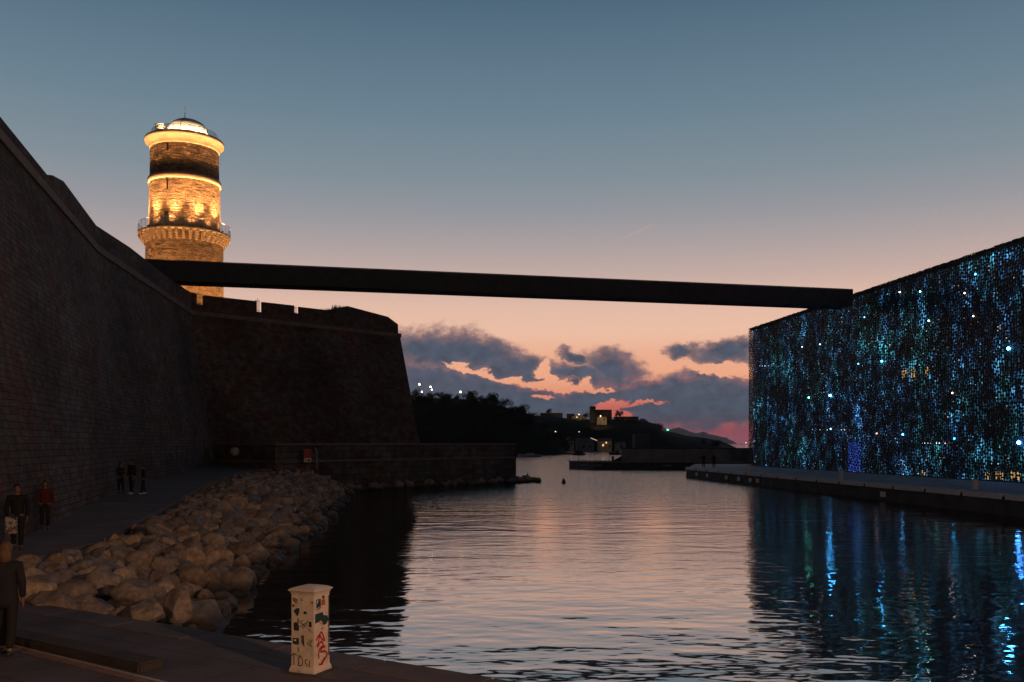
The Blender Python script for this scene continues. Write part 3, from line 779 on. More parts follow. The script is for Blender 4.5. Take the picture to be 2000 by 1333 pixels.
for (x0, x1, y0, y1) in ((1752, 1764, 716, 740), (1770, 1778, 712, 742), (1796, 1803, 712, 738), (1789, 1800, 916, 940), (1913, 1922, 922, 944), (1932, 1950, 918, 944), (1962, 1985, 922, 944)):
    s0, za = floc(x0, y1); s1, zb_ = floc(x1, y0)
    z_a = max(.1, za)
    for kk in range(2):
        w3 = (s1-s0)/2; rk = random.Random(x0+kk); zl = z_a+(zb_-z_a)*rk.uniform(0, .3); zh = zb_-(zb_-z_a)*rk.uniform(0, .3)
        bm = BM(); box(bm, (s0+w3*kk+.1*w3, .5, zl), (s0+w3*kk+w3*.6, .56, zh)); obj('warm_sliver', bm, M_warm, mus)
bm = BM(); s0, za = floc(1649, 932); s1, zb_ = floc(1667, 882); box(bm, (s0, .45, .1), (s1+.6, .5, 3.3)); obj('lit_door', bm, lamp_mat('blue_door_light', (.06, .14, .8), .55), mus)
# projector lamps on the facade
for px, py, s_, colr_ in ((1907, 536, .55, (.3, .8, 1)), (1972, 681, 1.3, (.3, .75, 1)), (1724, 706, .9, (.25, .7, 1)), (1623, 773, 1.5, (.25, .7, 1)), (1581, 777, .7, (.15, 1, .7)),
                      (1992, 865, 1.6, (.25, .45, 1)), (1799, 570, .5, (.3, .95, .9)), (1816, 627, .5, (.4, 1, .9)), (1759, 571, .4, (1, .9, .8)), (1886, 573, .4, (1, .7, .5)), (1866, 857, .55, (.2, .8, 1)),
                      (1765, 849, .7, (.3, .75, 1)), (1624, 838, .6, (.35, .7, 1)), (1862, 768, .4, (1, .7, .6)), (1903, 618, .35, (1, .85, .7)), (1714, 847, .3, (1, .6, .5)), (1603, 673, .35, (1, .85, .7)), (1678, 711, .5, (.3, .7, 1)), (1568, 590+88, .3, (.9, .85, .8)), (1690, 620, .4, (.5, .7, 1))):
    q0, q1 = floc(px, py)
    mt = lamp_mat('projector_glow', (colr_[0]**1.8*.6, colr_[1]*.6, colr_[2]) if colr_[2] > .9 else colr_, 34*s_*s_+1.2)
    bm = BM(); ball(bm, (q0, -.1, q1), .05+.055*s_, 2); lamp_o = obj('projector', bm, mt, mus)
    bm = BM(); box(bm, (q0-.04, -.02, q1-.05), (q0+.04, .1, q1+.05)); obj('projector_bracket', bm, M_black, lamp_o)
for row_y, x0, x1 in ((840, 1590, 1645), (866, 1795, 1840), (612+103, 1480, 1500)):
    for k in range(9):
        q0, q1 = floc(x0+(x1-x0)*k/8, row_y)
        bm = BM(); ball(bm, (q0, .3, q1), .04, 1); obj('small_lamp', bm, lamp_mat('small_lamp_glow', (1, .95, .9), 4), mus)

# ------------------------------------------------------------ J4 esplanade and pier
tip = Vector((22.2, 117.5, 0)); near = Vector((29.6, 53.3, 0)); ed = (near-tip).normalized()
A0 = tip; A1 = tip+ed*160
bm = BM(); prism(bm, [(A0.x, A0.y), (A1.x, A1.y), (160, A1.y), (160, 142), (28.2, 142), (24.8, 128)], -4, 0)
esp = tag(obj('esplanade', bm, M_deck), kind='structure')
esp.data.materials.append(simple('quay_face_stone', (.05, .045, .045), .9, .45, .8, .5))
for p in esp.data.polygons:
    if abs(p.normal.z) < .5: p.material_index = 1
bm = BM(); n_ = Vector((ed.y, -ed.x, 0))*-1
def along(s_, off, z_=0): q = tip+ed*s_+Vector((-ed.y, ed.x, 0))*off; return q
rs = random.Random(9)
for k in range(30):
    s0 = k*4.2+.1; s1 = s0+3.75
    p = [along(s0, -.12), along(s1, -.12), along(s1, .38), along(s0, .38)]
    prism(bm, [(q.x, q.y) for q in p], -.16, .16)
tag(obj('kerb', bm, simple('kerb_pale', (.5, .48, .47), .7, .2)), kind='structure')
# pale fender pads on the quay face
pad_names = {p_: w_+' small pale fender pad on the dark quay face, counted from the quay tip' for p_, w_ in zip((1362, 1383, 1420, 1444, 1467, 1481), ('first', 'second', 'third', 'fourth', 'fifth', 'sixth'))}
pad_names[1726] = 'lone pale fender pad on the quay face, nearest the viewer'
for px in (1362, 1383, 1420, 1444, 1467, 1481, 1726):
    k = (px-1000)/F; s_ = (tip.y*k-tip.x)/(ed.x-k*ed.y); q = along(s_, 0)
    off_s = -1 if along(0, 1).x > tip.x else 1
    e = empty('fender_pad', (q.x, q.y, -.62), math.atan2(ed.y, ed.x), pad_names[px], 'fender pad', 'fender pads on the quay face')
    bm = BM(); box(bm, (-.28, -.16, -.2), (.28, .02, .2), None, .04); obj('pad', bm, simple('fender_pale', (.55, .52, .5), .6, .15), e)
    bm = BM()
    for sx in (-.2, .2): tube(bm, (sx, -.17, 0), (sx, -.12, 0), .03, seg=6)
    obj('bolts', bm, M_black, e)
e.update_tag()
# pier behind with its wall
pier = [P0(1112, 903), P0(1128, 909)]
PD = 158.0
pa = Vector((9.8, PD, 0)); 
bm = BM(); prism(bm, [(pa.x, pa.y), (13.5, PD-7), (60, PD-14), (60, PD+12), (12, PD+10)], -4, 0.05); tag(obj('pier', bm, M_conc), kind='structure')
bm = BM(); prism(bm, [(9.6, PD-.05), (13.4, PD-7.2), (60.1, PD-14.2), (60.1, PD-13.7), (13.6, PD-6.7), (10.1, PD)], .052, .22); tag(obj('kerb', bm, simple('pier_kerb', (.2, .2, .21), .8, .2)), kind='structure')
pw = empty('breakwater_wall', (19, PD+2, 0), 0, 'long dark breakwater wall standing on the far pier', 'wall')
bm = BM()
for k in range(14):
    box(bm, (k*3.0+.01, 0, 0.05), (k*3.0+2.99, .8, 2.2)); 
obj('wall_panels', bm, simple('breakwater_concrete', (.26, .28, .31), .85, .3, .5, .3), pw)
bm = BM(); box(bm, (-.05, -.08, 2.201), (42.1, .88, 2.36)); obj('coping', bm, M_conc, pw)
bm = BM(); vs = [bm.verts.new(p) for p in ((-1.6, .0, .06), (-.01, 0, .06), (-.01, 0, .9), (-1.6, .8, .06), (-.01, .8, .06), (-.01, .8, .9))]
for f in ((0, 1, 2), (5, 4, 3), (0, 2, 5, 3), (1, 4, 5, 2), (0, 3, 4, 1)): bm.faces.new([vs[i] for i in f])
obj('wall_ramp', bm, M_conc, pw)
# mooring post, navigation post
e = empty('mooring_post', (P(1197, 866, PD-5).x, PD-5, .05), 0, 'round topped black mooring post on the far pier', 'post')
bm = BM(); lathe(bm, [(.22, 0), (.2, .06), (.2, .75), (.19, .88), (.12, .97), (.01, 1.0)], 16); obj('post', bm, M_black, e)
bm = BM(); lathe(bm, [(.28, 0), (.28, .05), (.01, .06)], 16); obj('base_plate', bm, M_black, e)
M_star = lamp_mat('lamp_white', (1, .82, .62), 12)
e = empty('lamp_mast', (P(1131, 866, PD-4).x, PD-4, .05), 0, 'tall thin lamp mast on the tip of the far pier', 'lamp post')
bm = BM(); tube(bm, (0, 0, 0), (0, 0, 4.95), .06, .04); obj('pole', bm, M_black, e)
bm = BM(); ball(bm, (0, 0, 5.05), .07, 1); obj('lamp_head', bm, lamp_mat('mast_lamp', (1, .9, .8), 2), e)
# blue tubes standing in for faintly lit mooring recesses in the pier face
for px in (1143, 1168, 1302):
    q = P(px, 910, PD-8.5)
    e = empty('recess_tube', (q.x, PD-6.9-(q.x-13.5)*.15-.16, -.45), R(-8.6), {1143: 'leftmost', 1168: 'middle', 1302: 'rightmost'}[px]+' of three blue tubes standing in for faintly lit recesses in the far pier face', 'recess tube', 'recess tubes on the far pier')
    bm = BM(); tube(bm, (-.7, 0, 0), (.7, 0, 0), .16, seg=10); obj('recess_body', bm, simple('recess_blue', (.14, .2, .3), .6, .1), e)
    bm = BM()
    for sx in (-.6, .6): tube(bm, (sx, 0, .1), (sx, .05, .5), .02, seg=5)
    obj('chain', bm, M_black, e)

# ------------------------------------------------------------ white pedestals (power and water posts)
M_ped, t, b = material('pedestal_paint')
co = t.n('ShaderNodeTexCoord').outputs['Object']
c0 = t.ramp(t.noise(co, 5, 6, .65), [(.25, (.42, .35, .28)), (.5, (.62, .56, .48)), (.7, (.70, .64, .56))])
sp = t.m('GREATER_THAN', t.noise(co, 38, 3, .6), .66)
t.put(b.inputs['Base Color'], t.mix(t.m('MULTIPLY', sp, .55), c0, (.12, .09, .07))); b.inputs['Roughness'].default_value = .55
def pedestal(name, loc, rz, s_, label, group):
    e = empty(name, loc, rz, label, 'pedestal', group); e.scale = (s_,)*3
    bm = BM(); h = .2
    def ring(r_, z_): return [bm.verts.new((sx*r_, sy*r_, z_)) for sx, sy in ((-1, -1), (1, -1), (1, 1), (-1, 1))]
    prof = [(.224, 0), (.226, .03), (.222, .05), (.202, .10), (.2, 1.06)]
    rings = [ring(*p) for p in prof]
    for a_, b_ in zip(rings, rings[1:]):
        for k in range(4): bm.faces.new((a_[k], a_[(k+1) % 4], b_[(k+1) % 4], b_[k]))
    bm.faces.new(list(reversed(rings[0])))
    obj('body', bm, M_ped, e)
    bm = BM(); prof = [(.2, 1.061), (.206, 1.085), (.222, 1.112), (.238, 1.122), (.238, 1.134), (.19, 1.158), (.12, 1.176), (.02, 1.188)]
    rings = [ring(*p) for p in prof]
    for a_, b_ in zip(rings, rings[1:]):
        for k in range(4): bm.faces.new((a_[k], a_[(k+1) % 4], b_[(k+1) % 4], b_[k]))
    bm.faces.new(rings[-1]); bm.faces.new(list(reversed(rings[0])))
    obj('cap', bm, M_ped, e)
    return e
fc = P0(597, 1321); RZ = R(35.7)
cen = fc+Vector((0, .31, 0))
ped = pedestal('service_pedestal', (cen.x, cen.y, 0), 0, 1.0, 'white quay pedestal covered in stickers and red and black graffiti in the foreground', 'pedestals')
ped.rotation_euler = (0, 0, 0)
# orient: the corner between -x and ... faces the camera
PANG = math.atan2(fc.y-cen.y, fc.x-cen.x)
ped.rotation_euler = (0, 0, 0)
ped.scale = (.93, .93, 1.02)
# face normals: local -y face turned left (wide), local +x face turned right (narrow)
view = math.atan2(cen.x, cen.y)      # bearing of the pedestal
ped.rotation_euler = (0, 0, -view - RZ)
if True:
    M_ink = simple('black_ink', (.02, .018, .016), .6, .2, bump=0); M_red = simple('red_spray', (.42, .02, .018), .55, .15, bump=0)
    M_st1 = simple('dark_teal_sticker', (.02, .05, .07), .5, .3, 30, 0); M_st2 = simple('orange_sticker', (.42, .12, .04), .5, .2, 30, 0); M_st3 = simple('white_sticker', (.7, .68, .64), .5, .1, 30, 0)
    M_st4 = simple('charcoal_sticker', (.035, .035, .04), .5, .5, 40, 0)
    def onf(face, u_, z_, o_=.003):
        # u_ 0..1 left to right as seen
        if face == 'L': return Vector((-.2+.4*u_, -.2-o_, z_))
        return Vector((.2+o_, -.2+.4*u_, z_))
    def sticker(face, poly, mat, o_=.003, name='sticker'):
        bm = BM(); a_ = [bm.verts.new(onf(face, u_, z_, o_)) for u_, z_ in poly]; b_ = [bm.verts.new(onf(face, u_, z_, .0005)) for u_, z_ in poly]
        bm.faces.new(a_); n_ = len(a_)
        for k in range(n_): bm.faces.new((a_[k], b_[k], b_[(k+1) % n_], a_[(k+1) % n_]))
        bmesh.ops.recalc_face_normals(bm, faces=bm.faces)
        return obj(name, bm, mat, ped)
    def strokes(face, lines, w, mat, o_=.004, name='graffiti', uw_=.4):
        bm = BM()
        for ln in lines:
            pts_ = []
            for k in range(len(ln)-1):       # Catmull-Rom through the points
                p0, p1, p2, p3 = ln[max(k-1, 0)], ln[k], ln[k+1], ln[min(k+2, len(ln)-1)]
                for s_ in range(4):
                    q = s_/4
                    pts_.append(tuple(.5*((2*p1[i])+(-p0[i]+p2[i])*q+(2*p0[i]-5*p1[i]+4*p2[i]-p3[i])*q*q+(-p0[i]+3*p1[i]-3*p2[i]+p3[i])*q**3) for i in (0, 1)))
            pts_.append(ln[-1])
            L_, R_ = [], []
            for k, p in enumerate(pts_):
                a_ = pts_[max(k-1, 0)]; b_ = pts_[min(k+1, len(pts_)-1)]
                dx, dz = (b_[0]-a_[0])*uw_, b_[1]-a_[1]; l_ = math.hypot(dx, dz) or 1
                nx, nz_ = -dz/l_*w/2, dx/l_*w/2
                L_.append(bm.verts.new(onf(face, p[0]+nx/uw_, p[1]+nz_, o_))); R_.append(bm.verts.new(onf(face, p[0]-nx/uw_, p[1]-nz_, o_)))
            for k in range(len(pts_)-1):
                bm.faces.new((L_[k], L_[k+1], R_[k+1], R_[k]))
        return obj(name, bm, mat, ped)
    # face coordinates from the photo crop (left face x 350..605, right face 612..790, y 345..1215 -> z 1.02...05)
    def L(px, py): return ((px-350)/255, 1.10-(py-300)/930*1.09)
    def Rr(px, py): return ((px-610)/185, 1.10-(py-300)/930*1.09)
    strokes('L', [[L(354, 1045), L(380, 1015), L(412, 1035)], [L(381, 1018), L(379, 1080), L(380, 1150)]], .013, M_ink)
    strokes('L', [[L(438, 1030), L(436, 1090), L(430, 1150)], [L(438, 1030), L(470, 1060), L(480, 1110), L(462, 1150), L(432, 1152)]], .013, M_ink)
    strokes('L', [[L(535, 1070), L(508, 1082), L(512, 1110), L(532, 1135), L(520, 1172), L(490, 1165)]], .013, M_ink)
    strokes('L', [[L(562, 1075), L(560, 1120), L(562, 1170)]], .013, M_ink)
    strokes('R', [[Rr(704, 720), Rr(706, 745)], [Rr(700, 765), Rr(660, 810), Rr(632, 850)], [Rr(700, 770), Rr(722, 830), Rr(735, 880), Rr(700, 850), Rr(680, 810), Rr(655, 900), Rr(645, 930)],
                  [Rr(655, 930), Rr(690, 880), Rr(720, 930), Rr(680, 960), Rr(665, 1010), Rr(668, 1070)], [Rr(745, 950), Rr(705, 960), Rr(690, 1000), Rr(740, 1010), Rr(765, 1060), Rr(720, 1120), Rr(685, 1200)], [Rr(668, 1130), Rr(690, 1150), Rr(735, 1080)]], .03, M_red)
    rr = random.Random(21)
    for (x0, y0, x1, y1) in ((360, 290, 450, 330), (362, 365, 420, 430), (455, 360, 500, 400), (560, 380, 600, 420), (440, 600, 560, 720), (400, 600, 440, 680), (460, 780, 500, 920), (520, 820, 600, 920), (420, 930, 440, 1000), (540, 700, 590, 760)):
        lines = []
        for k in range(4 if (x1-x0) > 50 else 2):
            lines.append([L(rr.uniform(x0, x1), rr.uniform(y0, y1)) for _ in range(4)])
        strokes('L', lines, .005, M_ink, name='marker_scribble')
    sticker('L', [L(375, 520), L(405, 485), L(445, 480), L(440, 530), L(418, 580), L(395, 550)], M_st1)
    sticker('L', [L(358, 445), L(382, 445), L(384, 470), L(360, 472)], M_st4)
    sticker('L', [L(490, 515), L(526, 515), L(526, 545), L(490, 543)], M_ink)
    sticker('L', [L(375, 660), L(400, 645), L(440, 690), L(435, 745), L(380, 745)], M_st4)
    sticker('L', [L(550, 630), L(580, 628), L(582, 690), L(555, 693)], M_ink)
    sticker('L', [L(365, 835), L(438, 832), L(436, 910), L(366, 905)], M_st1)
    sticker('L', [L(378, 850), L(405, 848), L(404, 868), L(380, 870)], M_st3, .0045)
    sticker('L', [L(470, 800), L(490, 790), L(500, 930), L(480, 900)], M_st4)
    sticker('R', [Rr(637, 380), Rr(690, 378), Rr(692, 470), Rr(640, 478)], M_st1)
    sticker('R', [Rr(648, 392), Rr(662, 390), Rr(645, 440)], M_st3, .0045)
    sticker('R', [Rr(695, 395), Rr(742, 395), Rr(742, 460), Rr(700, 462)], M_st2, .0045)
    sticker('R', [Rr(708, 352), Rr(733, 350), Rr(733, 385), Rr(709, 386)], M_ink)
    sticker('R', [Rr(640, 492), Rr(695, 478), Rr(698, 486), Rr(645, 500)], M_ink)
    sticker('R', [Rr(625, 545), Rr(715, 540), Rr(722, 580), Rr(770, 600), Rr(786, 645), Rr(760, 690), Rr(720, 697), Rr(690, 640), Rr(626, 652)], M_st1)
    sticker('R', [Rr(668, 640), Rr(690, 630), Rr(712, 660), Rr(700, 690), Rr(680, 670)], simple('tan_sticker', (.45, .33, .2), .6, .3, 20, 0), .0045)
    bm = BM(); tube(bm, onf('R', .93, .2, .012), onf('R', .93, 1.03, .012), .007, seg=6); obj('conduit', bm, M_conc, ped)
    bm = BM(); box(bm, (-.30, -.30, .002), (.30, .30, .012)); obj('base_plate', bm, M_conc, ped)
for px, py, s_, lab in ((1463, 922, .74, 'small white pedestal on the lit quay, farthest, at the corner of the lattice building'), (1643, 936, .62, 'small white pedestal on the lit quay near the glowing blue door'), (1905, 956, .60, 'small white pedestal on the lit quay, nearest of those by the lattice building')):
    q = P0(px, py); pedestal('service_pedestal', q, R(20), s_, lab, 'pedestals')

# ------------------------------------------------------------ people
def skin(name, verts, edges, radii, mat, parent, sub=2, root=0):
    me = bpy.data.meshes.new(name); me.from_pydata(verts, edges, []); o = bpy.data.objects.new(name, me); C.objects.link(o)
    md = o.modifiers.new('s', 'SKIN'); md.use_smooth_shade = True
    for i, r_ in enumerate(radii):
        sv = me.skin_vertices[0].data[i]; sv.radius = (r_, r_) if not isinstance(r_, tuple) else r_; sv.use_root = (i == root)
    ms = o.modifiers.new('u', 'SUBSURF'); ms.levels = sub; ms.render_levels = sub
    dg = bpy.context.evaluated_depsgraph_get(); ev = o.evaluated_get(dg); m2_ = bpy.data.meshes.new_from_object(ev)
    C.objects.unlink(o); bpy.data.objects.remove(o)
    m2_.name = name; m2_.materials.clear(); m2_.materials.append(mat)
    for p in m2_.polygons: p.use_smooth = True
    n = bpy.data.objects.new(name, m2_); return link(n, parent)
M_skin = simple('skin', (.20, .115, .08), .55, .08, 8, 0)
def person(loc, rz, h, jacket, trousers, hair, label, stride=.12, arm='down', group=None, hair_long=False, shoes=(.03, .03, .03), female=False, coat=False):
    """faces local -y; feet on z=0"""
    e = empty('person', loc, rz, label, 'person', group); k = h/1.75; e.scale = (k, k, k)
    jacket = tuple(c_*.4 for c_ in jacket); trousers = tuple(c_*.4 for c_ in trousers)
    mj = simple('jacket_cloth', jacket, .85, .2, 10, .2); mt = simple('trouser_cloth', trousers, .85, .2, 10, .2); mh = simple('hair', tuple(c_*.7 for c_ in hair), .7, .3, 30, .3); ms = simple('shoe', shoes, .6, .1)
    sw = .175 if female else .2
    s = stride
    hipL, hipR = (.09, 0, .92), (-.09, 0, .92)
    kneeL, kneeR = (.10, -s*.7, .50), (-.10, s*.35, .50)
    ankL, ankR = (.10, -s, .08), (-.10, s*1.1, .10)
    toeL, toeR = (.115, -s-.16, .035), (-.115, s*1.1-.15, .04)
    shL, shR = (sw, .01, 1.42), (-sw, .01, 1.42)
    def armpts(sx, mode):
        if mode == 'phone': return [(sx*(sw+.05), -.02, 1.14), (sx*.10, -.24, 1.22)]
        if mode == 'pocket': return [(sx*(sw+.09), .05, 1.15), (sx*(sw+.0), -.09, .97)]
        return [(sx*(sw+.06), .02, 1.14), (sx*(sw+.05), -.06, .88)]
    aL = armpts(1, arm); aR = armpts(-1, arm if arm != 'bag' else 'down')
    # body: one continuous skin
    V = [(0, 0, .95), (0, .01, 1.12), (0, .015, 1.3), (0, .01, 1.42), (0, 0, 1.5), (0, -.005, 1.56), (0, -.02, 1.64), (0, -.01, 1.70)]
    E = [(i, i+1) for i in range(7)]; Rr_ = [.13, .12, .14, .11, .055, .06, .088, .07]
    def add(chain, rad, root):
        prev = root
        for p, r_ in zip(chain, rad):
            V.append(p); Rr_.append(r_); E.append((prev, len(V)-1)); prev = len(V)-1
        return prev
    add([hipL, kneeL, ankL, toeL], [.085, .058, .04, .035], 0); add([hipR, kneeR, ankR, toeR], [.085, .058, .04, .035], 0)
    for sx, sh, a_ in ((1, shL, aL), (-1, shR, aR)):
        w = add([sh, a_[0], a_[1]], [.058, .042, .028], 3)
        wv = Vector(a_[1]); dr = (wv-Vector(a_[0])).normalized(); palm = wv+dr*.055
        pidx = add([tuple(palm)], [.03], w)
        side = Vector((0, -1, 0)) if abs(dr.z) > .5 else Vector((1, 0, 0))
        for q in range(4):
            b0 = palm+dr*.03+side*(q-1.5)*.02; ln = (.07, .08, .075, .055)[q]
            add([tuple(b0), tuple(b0+dr*ln*.55), tuple(b0+dr*ln+Vector((-sx*.015, -.012, 0)))], [.010, .009, .008], pidx)
        add([tuple(palm-dr*.015-side*-.04), tuple(palm+dr*.03+side*.055)], [.011, .009], pidx)
    skin('body', V, E, Rr_, M_skin, e, 1)
    bm = BM()
    ball(bm, (0, -.02, 1.655), .098, 3, (.82, 1.0, 1.18)); ball(bm, (0, -.12, 1.64), .018, 1, (.8, 1, 1.2))
    for sx in (-1, 1): ball(bm, (sx*.082, -.01, 1.645), .022, 1, (.4, 1, 1.5)); 
    hd = obj('head', bm, M_skin, e, True)
    bm = BM()
    for sx in (-1, 1): ball(bm, (sx*.032, -.108, 1.665), .011, 1)
    obj('eyes', bm, M_darkwin, hd, True)
    bm = BM(); box(bm, (-.022, -.121, 1.598), (.022, -.105, 1.606)); obj('mouth', bm, M_red, hd)
    bm = BM(); ball(bm, (0, .006, 1.69), .108, 3, (.9, 1.0, 1.02))
    if hair_long: ball(bm, (0, .055, 1.58), .1, 3, (.95, .62, 1.35))
    for v_ in bm.verts:
        v_.co *= 1+.012*noise.noise(v_.co*40)
    obj('hair', bm, mh, e, True)
    # jacket
    V = [(0, .0, .90), (0, .01, 1.1), (0, .015, 1.3), (0, .012, 1.43), (0, .01, 1.50)]
    E = [(i, i+1) for i in range(4)]; Rr_ = [(.19, .14), (.175, .135), (.185, .14), (.14, .11), (.075, .075)]
    if coat: V[0] = (0, 0, .72); Rr_[0] = (.22, .16)
    for sh, a_ in ((shL, aL), (shR, aR)):
        add([sh, a_[0], tuple(Vector(a_[0]).lerp(Vector(a_[1]), .93))], [.085, .065, .05], 3)
    skin('jacket', V, E, Rr_, mj, e, 2)
    V = [(0, 0, 1.0), (0, 0, .93)]; E = [(0, 1)]; Rr_ = [(.16, .12), (.16, .125)]
    add([hipL, kneeL, tuple(Vector(ankL)+Vector((0, 0, .03)))], [.105, .078, .062], 1); add([hipR, kneeR, tuple(Vector(ankR)+Vector((0, 0, .03)))], [.105, .078, .062], 1)
    skin('trousers', V, E, Rr_, mt, e, 2)
    for (a_, t_) in ((ankL, toeL), (ankR, toeR)):
        bm = BM(); ball(bm, (a_[0], a_[1]-.06, a_[2]-.03), .06, 2, (.85, 2.3, .85)); obj('shoe', bm, ms, e, True)
    return e
def stand(px, py, z0=None):
    """ground point seen at the photo pixel, solved on the sloping path"""
    D = 30.0
    for _ in range(40):
        zg = gz(D)+.1*max(0, min(1, (D-22)/15)) if z0 is None else z0
        D = .5*D+.5*(EYE-zg)*F/(py-866)
    return Vector(((px-1000)/F*D, D, (gz(D)+.1*max(0, min(1, (D-22)/15))) if z0 is None else z0))
q = P0(12, 1281); person(q, R(180+12), 1.68, (.02, .025, .04), (.02, .02, .022), (.16, .09, .05), 'dark clothed person with light brown hair, nearest, cut off by the left edge', .18, 'down', hair_long=True, female=True, coat=True)
q = Vector(((34-1000)/F*26.5, 26.5, .13)); pb = person(q, R(20), 1.86, (.02, .022, .025), (.02, .02, .022), (.03, .025, .02), 'person in a dark jacket holding a patterned shopping bag by the rampart', .1, 'down')
bag = empty('shopping_bag', (q.x+.02, q.y-.36, q.z+.50), R(15), 'pale patterned shopping bag held by the person beside the rampart', 'bag')
bm = BM(); box(bm, (-.15, -.06, 0), (.15, .06, .48), None, .015)
m, t, b = material('bag_print'); co = t.n('ShaderNodeTexCoord').outputs['Object']
t.put(b.inputs['Base Color'], t.ramp(t.noise(co, 9, 2, .5), [(.3, (.3, .12, .1)), (.4, (.05, .05, .06)), (.48, (.4, .42, .45)), (.6, (.3, .3, .15)), (.66, (.1, .14, .25))], 'CONSTANT')); obj('bag_body', bm, m, bag)
bm = BM(); tube(bm, (-.09, 0, .48), (0, 0, .64), .008, seg=5); tube(bm, (.09, 0, .48), (0, 0, .64), .008, seg=5); obj('handle', bm, M_black, bag)
q = stand(88, 1035); person(q, R(25), 1.66, (.2, .028, .018), (.02, .02, .025), (.04, .025, .02), 'person in a red jacket and dark trousers walking on the path', .1, 'pocket', hair_long=True, female=True)
q = stand(236, 965); person(q, R(60), 1.62, (.03, .028, .03), (.02, .02, .022), (.04, .03, .02), 'shorter person at the left of the group of three on the path', .06, 'phone', group='people on the path', female=True, hair_long=True)
q = stand(257, 966); person(q, R(-30), 1.78, (.025, .025, .03), (.02, .02, .022), (.03, .02, .02), 'tallest person in the middle of the group of three on the path', .06, 'down', group='people on the path', shoes=(.5, .5, .5))
q = stand(280, 966); person(q, R(-60), 1.5, (.025, .022, .03), (.02, .02, .022), (.03, .02, .02), 'short person at the right of the group of three, with pale shoes', .1, 'pocket', group='people on the path', shoes=(.5, .5, .5))
q = P0(1374, 914.5); q.y = 120; q = Vector((374/F*119, 119, 0)); person(q, R(0), 1.82, (.02, .02, .022), (.02, .02, .02), (.02, .02, .02), 'left silhouetted person standing on the far end of the quay', .03, 'pocket')
q = Vector((394/F*119.5, 119.5, 0)); person(q, R(170), 1.75, (.02, .02, .022), (.02, .02, .02), (.02, .02, .02), 'right silhouetted person standing on the far end of the quay', .05, 'down')

# litter bin, sign post, round stone
q = stand(170, 966)
e = empty('litter_bin', q, R(12), 'square dark litter bin standing against the rampart beside the path', 'litter bin')
bm = BM(); box(bm, (-.32, -.32, .06), (.32, .32, 1.02), None, .03); obj('bin_body', bm, simple('bin_metal', (.03, .035, .035), .5, .2), e)
bm = BM(); box(bm, (-.35, -.35, 1.021), (.35, .35, 1.12), None, .03); obj('lid', bm, M_black, e)
bm = BM(); box(bm, (-.25, -.335, .78), (.25, -.322, .94)); obj('opening', bm, M_darkwin, e)
for sx in (-1, 1):
    for sy in (-1, 1): 
        bm = BM(); box(bm, (sx*.25-.03, sy*.25-.03, 0), (sx*.25+.03, sy*.25+.03, .059)); obj('foot', bm, M_black, e)
D = 76.5; q = P(601, 916, D)
e = empty('warning_sign', (q.x, D, 1.0), R(10), 'red and white panel sign standing where the riprap meets the sea wall', 'sign')
bm = BM(); box(bm, (-.32, -.03, 1.0), (.3, .03, 1.7), None, .01); obj('sign_panel', bm, simple('sign_red', (.35, .03, .03), .5, .2), e)
bm = BM(); box(bm, (-.3, -.04, .62), (.3, .04, .98), None, .01); obj('lower_panel', bm, simple('sign_white', (.55, .5, .48), .5, .2), e)
bm = BM(); box(bm, (.0, -.05, .68), (.2, -.041, .85)); obj('pictogram', bm, M_darkwin, e)
bm = BM(); tube(bm, (-.25, .05, -.3), (-.25, .05, 1.6), .04, seg=6); obj('post', bm, M_conc, e)
bm = BM(); tube(bm, (.25, .05, -.3), (.25, .05, 1.6), .04, seg=6); obj('post', bm, M_conc, e)
D = 77.0; q = P(600, 866, D)
e = empty('lifebuoy_post', (q.x+.75, D+.3, 1.0), 0, 'thin bent pale post just right of the red and white sign', 'post')
bm = BM(); tube(bm, (0, 0, 0), (0, 0, 1.5), .03, seg=6); tube(bm, (0, 0, 1.5), (-.18, 0, 1.85), .03, seg=6); obj('post', bm, simple('galvanised', (.4, .4, .4), .4, .1, metal=.5), e)
bm = BM(); lathe(bm, [(.1, 0), (.1, .02), (.01, .03)], 10); obj('base_plate', bm, M_conc, e)
q = stand(458, 897)
bm = BM(); ball(bm, (0, 0, .36), .36, 3)
for v_ in bm.verts: v_.co *= 1+.02*noise.noise(v_.co*5)
o = obj('stone_ball', bm, simple('grey_stone_ball', (.3, .28, .26), .8, .3, 4, .3), None, True, loc=P(458, 891, 74)); tag(o, 'pale round stone ball at the foot of the bastion corner', 'stone ball')

